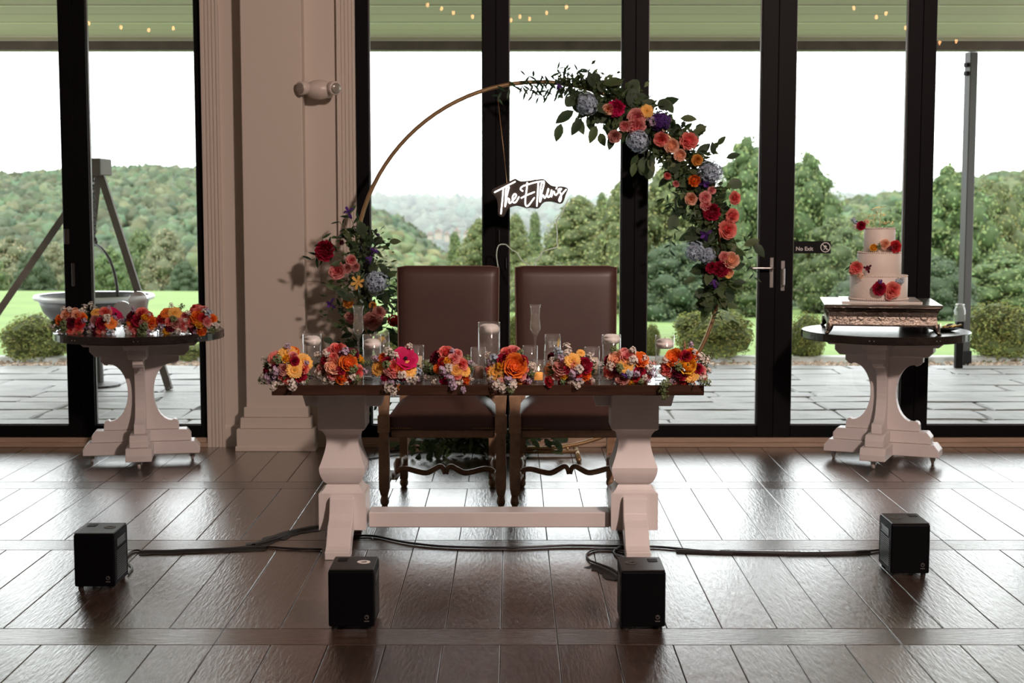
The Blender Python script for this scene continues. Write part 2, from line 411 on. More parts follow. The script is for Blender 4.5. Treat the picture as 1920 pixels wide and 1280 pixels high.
# ------------------------------------------------------------------ outside: patio, porch, lawn
PZ = -.03
pt = struct('patio')
box((-9, 9.53, PZ-.1), (9, 14.25, PZ-.012)).build('patio_base', 'grout', pt)
y = 9.55; rr = random.Random(3); ri = 0
while y < 14.2:
    d = rr.choice((.32, .42, .5)); y1 = min(y+d, 14.24); x = -5.6+rr.random()*.5
    while x < 5.7:
        l = rr.choice((.45, .6, .8, 1.0)); x1 = x+l; g = .008
        sk = lambda: rr.uniform(-.03, .03)
        q = [(x+g+sk(), y+g), (x1-g+sk(), y+g+abs(sk())*.4), (x1-g+sk()*.3, y1-g), (x+g, y1-g-abs(sk())*.4)]
        cx, cy = (x+x1)/2, (y+y1)/2; tz = rr.uniform(-.004, .004); tb = PZ+tz
        inn = [(cx+(a-cx)*.965, cy+(b-cy)*.95) for a, b in q]
        mid = [((inn[i][0]+inn[(i+1) % 4][0])/2+rr.uniform(-.02, .02), (inn[i][1]+inn[(i+1) % 4][1])/2+rr.uniform(-.012, .012)) for i in range(4)]
        vs = [(a-cx, b-cy, -.03) for a, b in q] + [(a-cx, b-cy, -.010) for a, b in q] + [(a-cx, b-cy, rr.uniform(-.006, .003)) for a, b in inn] + [(a-cx, b-cy, rr.uniform(-.005, .004)) for a, b in mid] + [(0, 0, .002)]
        fs = []
        for i in range(4):
            j = (i+1) % 4; fs += [(i, j, 4+j, 4+i), (4+i, 4+j, 8+j, 12+i), (4+i, 12+i, 8+i), (8+i, 12+i, 16), (12+i, 8+j, 16)]
        link('flagstone', MB().add(vs, fs).mesh('flagstone', 'stone'), pt, (cx, cy, tb)); x = x1
    y = y1
# gravel edge and kerb
gb = MB()
rr = random.Random(5)
for i in range(2600):
    c = (rr.uniform(-6, 6), rr.uniform(14.26, 14.60), PZ-.02+rr.uniform(0, .02)); s = rr.uniform(.012, .03); k = rr.uniform(.6, 1.3)
    vs = [(c[0]+v[0]*s*rr.uniform(.7, 1.3), c[1]+v[1]*s, c[2]+v[2]*s*.7) for v in ((1, 0, 0), (-.5, .8, 0), (-.5, -.8, 0), (0, 0, 1), (.3, .3, -.6))]
    gb.add(vs, [(0, 1, 3), (1, 2, 3), (2, 0, 3), (1, 0, 4), (2, 1, 4), (0, 2, 4)], (.38*k, .29*k, .22*k))
g = gb.build('gravel_bed', 'gravel', kind='stuff'); tag(g, 'strip of tan gravel along the far edge of the patio', 'gravel')
rbox((-7, 14.62, -.3), (7, 14.78, .01), .01).build('kerb', 'kerb', kind='structure')
# porch roof seen under its soffit
pc = struct('porch_ceiling'); SZ = 3.06
box((-7, 9.6, SZ+.03), (7, 14.3, SZ+.15)).build('roof_deck', 'soffit', pc)
Y = 9.62; i = 0
while Y < 14.1:
    y1 = min(Y+.565, 14.12)
    prism([(Y+.006, SZ+.03), (Y+.006, SZ+.006), (Y+.02, SZ), (y1-.035, SZ), (y1-.006, SZ+.016), (y1-.006, SZ+.03)], 'x', -7, 7).build('soffit_plank', 'soffit', pc)
    if i % 2: rbox((-7, y1-.05, SZ-.008), (7, y1+.02, SZ+.02), .004).build('lit_edge_strip', 'soffit_lit', pc)  # strip coloured paler, as if its groove edge caught light
    Y = y1; i += 1
pb = struct('porch_beam')
rbox((-7, 14.12, 2.935), (7, 14.28, 3.2), .006).build('beam', 'beam', pb)
rbox((-7, 14.08, 3.02), (7, 14.12, 3.06), .004).build('moulding', 'soffit', pb)
pp = thing('porch_post', 'square grey metal post holding up the porch roof at far right', 'post', (4.36, 14.36, 0), math.radians(22))
rbox((-.045, -.045, PZ-.02), (.045, .045, 2.94), .006).build('shaft', 'post', pp)
rbox((-.06, -.06, PZ-.02), (.06, .06, .10), .006).build('base_cover', 'plate', pp)
for k in range(2): rbox((-.07, -.025, 2.72+.08*k), (-.043, .025, 2.76+.08*k), .004).build('bracket', 'plate', pp)
# lawn falling away to the trees, then the valley floor
def gz(x, y):
    if y < 14.7: return -.12
    s = .036 + .016*max(0, min(1, (x+6)/8)); z = -.1 - s*(y-14.4)
    if y > 46: z = -.1 - s*31.6 - (y-46)*.12
    return max(z, -40)
ys = [14.5, 16, 18, 20, 23, 26, 30, 34, 38, 42, 46, 52, 60, 75, 100, 150, 220, 330, 380]
xs = [-260, -120, -60, -40, -30, -24, -18, -12, -8, -4, 0, 4, 8, 12, 18, 24, 30, 40, 60, 120, 260]
vs = [(x, y, gz(x, y)+.05*pnoise(Vector((x*.2, y*.2, 0)))) for y in ys for x in xs]; nx = len(xs)
fs = [(j*nx+i, j*nx+i+1, (j+1)*nx+i+1, (j+1)*nx+i) for j in range(len(ys)-1) for i in range(nx-1)]
MB().add(vs, fs).build('lawn', 'grass', kind='structure', smooth=True)
# wooded hills: ridge profile points (x, z) at distance Y
def hill(name, label, Y0, Y1, ridge, base, n, size, col, seed, cat='hill'):
    rr = random.Random(seed)
    def rz(x):
        for (a, za), (b, zb) in zip(ridge, ridge[1:]):
            if a <= x <= b: t = (x-a)/(b-a); return za+(zb-za)*(t*t*(3-2*t))
        return ridge[0][1] if x < ridge[0][0] else ridge[-1][1]
    x0, x1 = ridge[0][0], ridge[-1][0]; root = MB(); k = 30; m = 10; vs = []
    for j in range(m+1):
        t = j/m
        for i in range(k+1): x = x0+(x1-x0)*i/k; vs.append((x, Y0+(Y1-Y0)*t, base+(rz(x)-base)*math.sin(t*PI/2)-size*.4))
    root.add(vs, [(j*(k+1)+i, j*(k+1)+i+1, (j+1)*(k+1)+i+1, (j+1)*(k+1)+i) for j in range(m) for i in range(k)])
    o = root.build(name, 'soil', kind='structure', smooth=True)
    mb = MB()
    for i in range(n):
        t = rr.random()**.8; x = rr.uniform(x0, x1); y = Y0+(Y1-Y0)*t; z = base+(rz(x)-base)*math.sin(t*PI/2)
        s = size*rr.uniform(.6, 1.25); kk = rr.uniform(.6, 1.35); c = (col[0]*kk*rr.uniform(.8, 1.35), col[1]*kk, col[2]*kk)
        q = [rr.uniform(.75, 1.25) for _ in range(12)]
        o_ = Vector((rr.random()*90, rr.random()*90, 0)); vs = []
        src = ICO2 if Y0 < 300 else ICO1
        for v in src[0]: k_ = s*(1+.95*pnoise(v*2.3+o_)); vs.append((x+v.x*k_, y+v.y*k_, z+v.z*k_))
        mb.add(vs, src[1], c)
    f = mb.build('woodland', 'fol', smooth=True); f['kind'] = 'stuff'; tag(f, label, 'woodland')
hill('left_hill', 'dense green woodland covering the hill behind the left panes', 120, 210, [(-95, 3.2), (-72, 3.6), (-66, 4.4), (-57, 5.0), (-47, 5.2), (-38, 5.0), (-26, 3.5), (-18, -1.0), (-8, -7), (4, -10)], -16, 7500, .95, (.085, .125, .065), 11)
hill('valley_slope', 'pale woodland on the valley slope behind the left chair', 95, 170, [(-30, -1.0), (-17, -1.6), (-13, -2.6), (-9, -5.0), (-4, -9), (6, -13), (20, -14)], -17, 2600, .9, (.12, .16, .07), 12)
hill('far_hill', 'woodland tinted blue green for haze on the low far hill across the valley', 350, 450, [(-160, 2), (-70, 2.0), (-45, 1.6), (-20, 1.2), (20, .6), (60, 1), (160, 4)], -26, 3500, 2.0, (.075, .12, .085), 13)  # bluish clump colour paints in some of the distance haze
hill('mountain', 'woodland tinted bluish for haze along the distant mountain ridge', 650, 750, [(-330, 5), (-160, 6), (-95, 7.6), (-60, 8.4), (-20, 7.4), (30, 6.8), (100, 5.5), (200, 7), (380, 6)], -30, 1600, 4, (.09, .13, .12), 14)  # bluer still: part of the haze is put into the colour
hill('right_hill', 'wooded hill rising behind the trees at the right', 110, 200, [(18, -6), (30, -.5), (42, .4), (52, 1.8), (64, 4.2), (90, 6)], -16, 2600, 1.0, (.09, .135, .06), 15)
# haze in the valley air: a thin scattering volume, beginning beyond the lawn
hm = bpy.data.materials.new('valley_haze'); hm.use_nodes = True; nt = hm.node_tree; nt.nodes.remove(nt.nodes['Principled BSDF'])
vsn = nd(nt, 'ShaderNodeVolumeScatter', Density=.0030, Anisotropy=.0); vsn.inputs[0].default_value = (.93, .97, 1, 1); nt.links.new(vsn.outputs[0], nt.nodes['Material Output'].inputs['Volume'])
hz_ = box((-500, 300, -40), (500, 800, 9.5)).build('haze', hm); hz_['kind'] = 'stuff'; tag(hz_, 'thin white haze hanging in the valley beyond the lawn', 'haze')

# ------------------------------------------------------------------ trees and shrubs
def crown(lobes, n, leaf, col, seed, core=.86, flat=1.0):
    rr = random.Random(seed); mb = MB()
    for (c, r) in lobes: ball(c, [q*core for q in r], mb, ICO3 if r[0] > .3 else ICO2, (col[0]*.5, col[1]*.55, col[2]*.5), .5)  # clump cores coloured darker to paint the shade inside the crown
    tot = sum(r[0]*r[1]+r[0]*r[2] for _, r in lobes)
    for (c, r) in lobes:
        for i in range(int(n*(r[0]*r[1]+r[0]*r[2])/tot)):
            z = rr.uniform(-1, 1); a = rr.uniform(0, 2*PI); s = math.sqrt(1-z*z); d = Vector((s*math.cos(a), s*math.sin(a), z))
            k = rr.uniform(.84, 1.14)*(1+.16*pnoise(d*2.6+Vector(c))); p = Vector((c[0]+d.x*r[0]*k, c[1]+d.y*r[1]*k, c[2]+d.z*r[2]*k))
            nrm = (d + Vector((rr.uniform(-.8, .8), rr.uniform(-.8, .8), rr.uniform(-.3, .9)))).normalized()
            u = nrm.orthogonal().normalized(); v = nrm.cross(u); th = rr.uniform(0, 2*PI); u, v = u*math.cos(th)+v*math.sin(th), v*math.cos(th)-u*math.sin(th)
            l = leaf*rr.uniform(.6, 1.3); w_ = l*.55; kk = rr.uniform(.55, 1.5)
            cc = (col[0]*kk*rr.uniform(.85, 1.3), col[1]*kk, col[2]*kk)
            mb.add([p-u*l*.5, p+v*w_*.5+nrm*l*.1, p+u*l*.5, p-v*w_*.5+nrm*l*.1], [(0, 1, 2, 3)], cc)
    return mb
def lobes(seed, w, n, prof, s0):
    # clumps of leaves set over a crown of width w and height 1 whose outline is prof(z)
    rr = random.Random(seed); out = []
    for k in range(5): z = .22+.15*k; r = max(.05, prof(z)*w*.5*.72); out.append(((0, 0, z), (r, r, .15)))
    for i in range(n):
        z = .06+.90*((i+.5)/n); r = prof(z)*w*.5; a = i*2.39996+rr.uniform(-.3, .3); s = s0*rr.uniform(.7, 1.3)*(.55+.6*prof(z)); k = max(0, r-s*.75)
        out.append(((math.cos(a)*k, math.sin(a)*k, z), (s, s, s*rr.uniform(.6, .85))))
    return out
def round_p(z): return math.sin(PI*min(1, .10+.90*z**.85))**.6
def oval_p(z): return math.sin(PI*min(1, .14+.86*z))**.75
def cone_p(z): return max(.06, (1-z)**.62*min(1, .75+z*2))
def dome_p(z): return max(.08, (1-z*z)**.6)
G1, G2, G3, G4, G5 = (.150, .185, .065), (.115, .165, .06), (.22, .23, .13), (.13, .20, .07), (.07, .115, .052)
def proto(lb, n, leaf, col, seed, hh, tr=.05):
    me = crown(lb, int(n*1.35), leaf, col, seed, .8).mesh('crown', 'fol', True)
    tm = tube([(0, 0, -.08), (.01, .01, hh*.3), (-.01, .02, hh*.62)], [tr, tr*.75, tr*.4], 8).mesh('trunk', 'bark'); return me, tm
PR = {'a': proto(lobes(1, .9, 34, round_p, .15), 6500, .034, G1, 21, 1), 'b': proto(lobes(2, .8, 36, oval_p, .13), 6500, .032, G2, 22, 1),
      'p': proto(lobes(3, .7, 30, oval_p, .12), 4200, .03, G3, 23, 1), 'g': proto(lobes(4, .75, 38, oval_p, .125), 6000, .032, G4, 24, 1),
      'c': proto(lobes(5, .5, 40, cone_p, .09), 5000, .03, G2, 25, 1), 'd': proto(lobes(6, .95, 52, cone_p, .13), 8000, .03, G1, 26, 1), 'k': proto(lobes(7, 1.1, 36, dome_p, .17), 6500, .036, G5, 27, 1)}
KIND = {'a': ('leafy_tree', 'yellow green leafy tree'), 'b': ('leafy_tree', 'deep green leafy tree'), 'p': ('pale_tree', 'pale olive tree in new leaf'), 'g': ('leafy_tree', 'bright green leafy tree'),
        'c': ('conifer', 'slim dark conifer'), 'd': ('conifer', 'broad yellow green conifer'), 'k': ('leafy_tree', 'dark bushy tree')}
def tree(k, px, ptop, wpx, Y, where, zoff=0.0):
    top = at(px, ptop, Y); zb = gz(top.x, Y)-.25+zoff; h = top.z-zb; wd = wpx*Y/F*1.0
    nm, adj = KIND[k]; t = thing(nm, adj+' '+where, 'tree', (top.x, Y, zb), R.uniform(0, 6.28))
    base = {'a': .9, 'b': .8, 'p': .7, 'g': .75, 'c': .5, 'd': .95, 'k': 1.1}[k]
    t.scale = (wd/base, wd/base, h); link('crown', PR[k][0], t, kind='stuff'); link('trunk', PR[k][1], t)
# left bay
for a in (('p', 20, 440, 110, 62, 'at the left edge of the photo beyond the lawn'), ('k', 62, 470, 90, 50, 'behind the bowl, left of the slanting timber'), ('p', 100, 452, 70, 66, 'just left of the left door post'),
          ('g', 205, 462, 80, 55, 'between the chain and the right timber leg'), ('b', 262, 428, 100, 70, 'behind the right timber leg of the tripod'), ('p', 312, 425, 95, 64, 'right of the tripod, tallest in the left panes'),
          ('k', 345, 490, 70, 48, 'low beside the right frame of the left panes'), ('g', -40, 470, 100, 52, 'just outside the left edge of the photo'), ('b', 155, 480, 80, 58, 'hidden partly by the left door post'),
          # centre
          ('p', 715, 475, 110, 72, 'behind the blue hydrangea of the left arrangement'), ('g', 770, 500, 95, 64, 'left of and above the left chair back'), ('b', 815, 490, 70, 58, 'beyond the left chair, low'),
          ('c', 853, 432, 60, 56, 'left of the dark one behind the left chair'), ('d', 898, 412, 150, 50, 'beside the mullion under the neon sign'), ('d', 966, 402, 120, 46, 'under the neon sign, right of the mullion'),
          ('c', 1003, 394, 56, 62, 'peeping up directly under the neon sign'), ('d', 1085, 368, 235, 41, 'big and full behind the right chair'), ('d', 1168, 338, 190, 37, 'left of the mullion behind the right chair back'),
          ('c', 1128, 356, 60, 60, 'rising thinly behind the two broad conifers'), ('a', 1020, 480, 140, 36, 'low in front behind the gap of the two chairs'),
          # right of the mullion
          ('d', 1252, 305, 225, 38, 'behind the flowers, right of the mullion'), ('k', 1265, 455, 200, 31, 'in the shade behind the hoop foot'), ('a', 1335, 385, 150, 44, 'behind the thick of the garland'),
          ('g', 1400, 255, 150, 42, 'tallest, right of the garland top'), ('b', 1395, 450, 130, 35, 'behind the door lever'),
          ('g', 1515, 285, 150, 44, 'tall beside the closed door stile'), ('b', 1565, 405, 150, 38, 'behind the black exit sign'), ('a', 1625, 400, 150, 52, 'behind the cake topper'),
          ('g', 1690, 378, 150, 45, 'right of the cake top tier'), ('k', 1640, 490, 190, 31, 'low behind the cake tiers'),
          ('g', 1785, 310, 190, 40, 'behind the grey porch post'), ('a', 1855, 338, 150, 43, 'right of the grey porch post'), ('b', 1912, 345, 120, 50, 'at the right edge of the photo'),
          ('k', 1760, 480, 170, 32, 'low to the left of the porch post'), ('g', 1885, 470, 170, 34, 'low at the right edge above the shrub')):
    tree(*a)
bush_me = None
def shrub(px, Y, wpx, ptop, where, seed):
    global bush_me
    if bush_me is None:
        rr = random.Random(9); lb = [((0, 0, .5), (.46, .46, .47))]
        for i in range(9): a = i*2.4; lb.append(((.27*math.cos(a), .27*math.sin(a), .3+.05*i), (.24, .24, .22)))
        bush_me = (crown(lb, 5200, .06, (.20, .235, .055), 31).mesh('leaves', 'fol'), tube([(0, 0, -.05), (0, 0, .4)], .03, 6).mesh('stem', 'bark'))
    c = at(px, ptop, Y); h = c.z - (-.06); wd = wpx*Y/F
    t = thing('boxwood_shrub', 'rounded green garden shrub '+where, 'shrub', (c.x, Y, -.06), R.uniform(0, 6))
    t.scale = (wd*1.02, wd*1.02, h/1.0); link('leaves', bush_me[0], t, kind='stuff'); link('stem', bush_me[1], t)
shrub(66, 14.75, 122, 588, 'left of the grey bowl beyond the patio', 1); shrub(1340, 14.75, 142, 578, 'behind the lower right end of the hoop', 2)
shrub(1513, 14.75, 70, 586, 'left of the right round table', 3); shrub(1872, 14.75, 128, 566, 'at the right edge beyond the porch post', 4)
shrub(967, 14.75, 46, 588, 'seen between the two chair backs', 5); shrub(740, 14.75, 80, 615, 'behind the lower left flowers', 6); shrub(1222, 14.75, 34, 606, 'just right of the mullion above the patio', 7)
shrub(350, 14.75, 80, 640, 'low beside the right frame of the left panes', 8)
# far houses of the town in the valley
for i, (px, py, w_) in enumerate(((806, 437, 5), (822, 431, 6), (838, 436, 4), (856, 430, 6), (874, 434, 5))):
    c = at(px, py, 320); t = thing('house', 'small pale house of the far town, %s' % ('leftmost by the left mullion', 'second from the left', 'third from the left', 'second from the right', 'rightmost nearest the mullion')[i], 'house', (c.x, 320, c.z-2), 0, 'houses of the far town')
    box((-w_/8, 0, 0), (w_/8, 3, 1.6)).build('wall', 'pale', t); prism([(-w_/8-.1, 1.6), (w_/8+.1, 1.6), (0, 2.4)], 'y', -.2, 3.2).build('roof', 'roof', t)
# fire pit: tripod, chain, handle, bowl
fy = 12.6
fp = thing('tripod_frame', 'tall dark timber tripod standing on the patio at left', 'tripod')
ap = at(181, 312, fy)
def leg(p0, p1, wd, name='leg'):
    return tube([p0, p1], wd*.72, 4).build(name, 'timber', fp)
b1 = on(318, 730, PZ); leg(ap+Vector((.02, 0, -.02)), b1, .055)
b2 = at(-105, 728, fy-.35); b2.z = PZ; leg(ap+Vector((-.02, -.02, -.05)), b2, .055)
b3 = at(146, 686, fy+1.45); b3.z = PZ; leg(ap+Vector((0, .05, -.02)), b3, .055)
rbox((ap.x-.075, fy-.16, ap.z-.075), (ap.x+.075, fy+.2, ap.z+.065), .008).build('head_block', 'timber', fp)
ch = thing('chain', 'black iron chain hanging from the tripod head', 'chain')
cx = at(174, 330, fy).x; cz0, cz1 = at(174, 332, fy).z, at(174, 452, fy).z; n = 16; dz = (cz0-cz1)/n
for i in range(n):
    zc = cz0-dz*(i+.5); pts = []
    for k in range(10):
        a = 2*PI*k/10; u, v = .016*math.cos(a), dz*.68*math.sin(a); pts.append((cx+(u if i % 2 else 0), fy+(0 if i % 2 else u), zc+v))
    tube(pts, .005, 5, closed=True).build('link', 'iron', ch)
bw = thing('fire_bowl', 'large grey bowl with a bright rim hung by a curved handle on the patio', 'bowl')
bc = at(177, 556, fy); br = .49
lathe([(.02, -.30), (.18, -.29), (.32, -.23), (.42, -.12), (.465, 0), (.43, 0), (.38, -.10), (.27, -.2), (.1, -.25)], 36, None, 0, caps=False).build('bowl', 'bowl', bw, True)
lathe([(.455, -.03), (br, -.02), (br+.012, .0), (br, .02), (.45, .015)], 36, caps=False).build('rim', 'rim', bw, True, label='bright rim')
top = at(174, 462, fy)
hp = [(br*math.cos(a)*.97*.62, -br*math.cos(a)*.97*.78, max(.02, 0)+(top.z-bc.z)*math.sin(a)) for a in [PI*i/16 for i in range(17)]]
tube(hp, .013, 8).build('handle', 'iron', bw, True); tube([(hp[8][0]+.03*math.cos(a), hp[8][1], hp[8][2]+.02+.03*math.sin(a)) for a in [2*PI*i/10 for i in range(10)]], .012, 6, closed=True).build('hook_ring', 'iron', bw)
bw.location = bc
st = thing('bowl_stand', 'low dark stand under the grey bowl on the patio', 'stand', (bc.x, fy, PZ))
hgt = bc.z-.285-PZ
lathe([(.20, 0), (.20, .02), (.06, .04), (.05, hgt-.04), (.12, hgt)], 16).build('pedestal', 'iron', st)
# jar lantern on a short bollard beside the patio
bl = thing('bollard_lantern', 'clear jar lantern on a black bollard outside behind the cutlery', 'lantern', at(1797, 676, 14.0))
bl.location.z = PZ; jz0, jz1 = at(1797, 602, 14.0).z-PZ, at(1797, 572, 14.0).z-PZ
rbox((-.035, -.035, 0), (.035, .035, jz0), .005).build('bollard', 'plate', bl)
lathe([(.05, jz0), (.055, jz0+.02), (.055, jz1-.05), (.04, jz1-.015), (.04, jz1)], 16, caps=False).build('jar', 'thin', bl, True)
lathe([(.042, jz1), (.042, jz1+.012)], 16).build('lid', 'steel', bl)

# ------------------------------------------------------------------ wall fittings
em = thing('emergency_light', 'cream twin head emergency light high on the wall by the pilaster', 'light', at(599, 168, WY-.11))
mb = MB(); ball((0, 0, 0), (.092, .075, .060), mb, ICO3); rbox((-.07, .0, -.045), (.07, .112, .045), .01, 1, mb); mb.build('housing', 'plastic', em, True)
for s in (-1, 1):
    q = quat((s*.75, -1, -.15)); l = MB(); lathe([(.02, -.05), (.04, -.02), (.042, .022), (.036, .028)], 20, l); l.v = [tuple(q @ Vector(p) + Vector((s*.092, -.050, .006))) for p in l.v]
    hd = l.build('lamp_head', 'plastic', em, True)
    l = MB(); lathe([(.002, .034), (.02, .032), (.034, .028), (.034, .024)], 20, l); l.v = [tuple(q @ Vector(p) + Vector((s*.092, -.050, .006))) for p in l.v]
    l.build('lens', 'lens', hd, True, label='ribbed lamp lens')
sw = thing('light_switch', 'cream two gang switch plate behind the left flowers', 'switch', at(589, 510, WY))
rbox((-.045, -.007, -.057), (.045, .001, .057), .003).build('plate', 'plastic', sw)
for s in (-1, 1): rbox((s*.021-.014, -.011, -.033), (s*.021+.014, -.006, .033), .002).build('rocker', 'plastic', sw)
def text(name, body, size, parent, loc, m, ext=.0006, rot=(PI/2, 0, 0), align='LEFT', bold=0):
    c = bpy.data.curves.new(name, 'FONT'); c.body = body; c.size = size; c.extrude = ext; c.align_x = align; c.offset = bold
    c.materials.append(M[m]); tmp = bpy.data.objects.new('tmp', c); C.objects.link(tmp); dg = bpy.context.evaluated_depsgraph_get(); dg.update()
    me = bpy.data.meshes.new_from_object(tmp.evaluated_get(dg)); bpy.data.objects.remove(tmp)
    o = link(name, me, parent, loc); o.rotation_euler = rot; return o
a, b = at(1489, 452, GY-.012), at(1558, 475, GY-.012)
es = thing('no_exit_sign', 'small black No Exit sign on the door glass left of the cake', 'sign', (a.x, GY-.0035, b.z))
sw_, sh_ = b.x-a.x, a.z-b.z
rbox((0, -.003, 0), (sw_, .0, sh_), .001).build('plate', 'plate', es)
text('lettering', 'No Exit', .034, es, (.012, -.0034, .018), 'print', bold=.0006)
cxs, czs, rs_ = sw_-.034, sh_*.5, .029
mb = MB(); tube([(cxs+rs_*math.cos(2*PI*i/28), -.0042, czs+rs_*math.sin(2*PI*i/28)) for i in range(28)], .003, 6, mb, closed=True, sq=.3)
tube([(cxs-rs_*.7, -.0042, czs+rs_*.7), (cxs+rs_*.7, -.0042, czs-rs_*.7)], .0026, 6, mb, sq=.3); mb.build('prohibition_ring', 'print', es)
mb = MB()
def st_(x, z): return (cxs+x, -.0038, czs+z)
lathe([(.0035, -.0005), (.0035, .0008)], 10, mb); mb.v = [(cxs+.002+p[0], -.0038, czs+.016+p[1]) for p in mb.v]
for pp_ in ([(.0, .011), (-.001, -.002)], [(-.001, -.002), (.007, -.008), (.005, -.017)], [(-.001, -.002), (-.005, -.010), (-.012, -.013)], [(.0, .010), (.009, .005)], [(.0, .010), (-.008, .006), (-.010, .0)]):
    tube([st_(*p) for p in pp_], .0026, 6, mb, sq=.3)
mb.build('running_figure', 'print', es)

# ------------------------------------------------------------------ sweetheart table
TX, TY0, TY1, TZ = -.102, 6.25, 7.02, .766      # centre, front edge, back edge, height
mt = thing('farm_table', 'long trestle table with a dark walnut top on white turned pedestals', 'table', (TX, 6.635, 0))
tw, td = .912, (TY1-TY0)/2
nb = 5
for i in range(nb):                               # lengthwise boards
    y0, y1 = -td+2*td*i/nb, -td+2*td*(i+1)/nb
    rbox((-tw, y0+.0006, TZ-.044), (tw, y1-.0006, TZ), .0025).build('top_board', 'top', mt)
vase = smooth([(.088, .524, 0), (.076, .505, 0), (.071, .482, 0), (.072, .460, 0), (.078, .432, 0), (.087, .402, 0), (.096, .376, 0), (.1015, .361, 0)], 4) + smooth([(.1015, .356, 0), (.099, .335, 0), (.091, .312, 0), (.079, .292, 0), (.066, .283, 0)], 4)
prof = ([(.104, TZ-.044), (.104, .535), (.098, .529)] + [(p.x, p.y) for p in vase] + [(.074, .279), (.078, .270), (.084, .260), (.096, .249), (.104, .246), (.104, .082)])[::-1]
def foot_profile(sg):                             # in (y, z): ogee foot leaving the block towards sg
    p = [(.09, .232), (.118, .236), (.13, .228), (.138, .20), (.15, .165), (.172, .138), (.195, .128), (.215, .118), (.245, .085), (.275, .048), (.30, .036), (.325, .034), (.325, 0), (.215, 0), (.19, .03), (.15, .06), (.10, .085), (.09, .09)]
    return [(sg*a, b) for a, b in p]
for s in (-1, 1):
    px = s*.640 + (-.012 if s < 0 else .006)
    pd = MB(); sqlathe(prof, pd); pd.v = [(p[0]+px, p[1], p[2]) for p in pd.v]
    ped = pd.build('pedestal', 'white', mt)
    for sg in (-1, 1):
        fp_ = foot_profile(sg); prism(fp_, 'x', px-.053, px+.053, bev=.003).build('foot', 'white', ped)
    prism([(px-.185, TZ-.046), (px+.185, TZ-.046), (px+.182, TZ-.090), (px+.168, TZ-.140), (px-.168, TZ-.140), (px-.182, TZ-.090)], 'y', -.02, .085, bev=.002).build('top_cleat', 'white', ped)
    prism([(.09, TZ-.046), (.31, TZ-.046), (.31, TZ-.07), (.27, TZ-.115), (.09, TZ-.115)], 'x', px-.045, px+.045, bev=.002).build('cross_bearer', 'white', ped)
rbox((-.640+.10, -.055, .083), (.640-.10, .075, .152), .004).build('stretcher', 'white', mt)

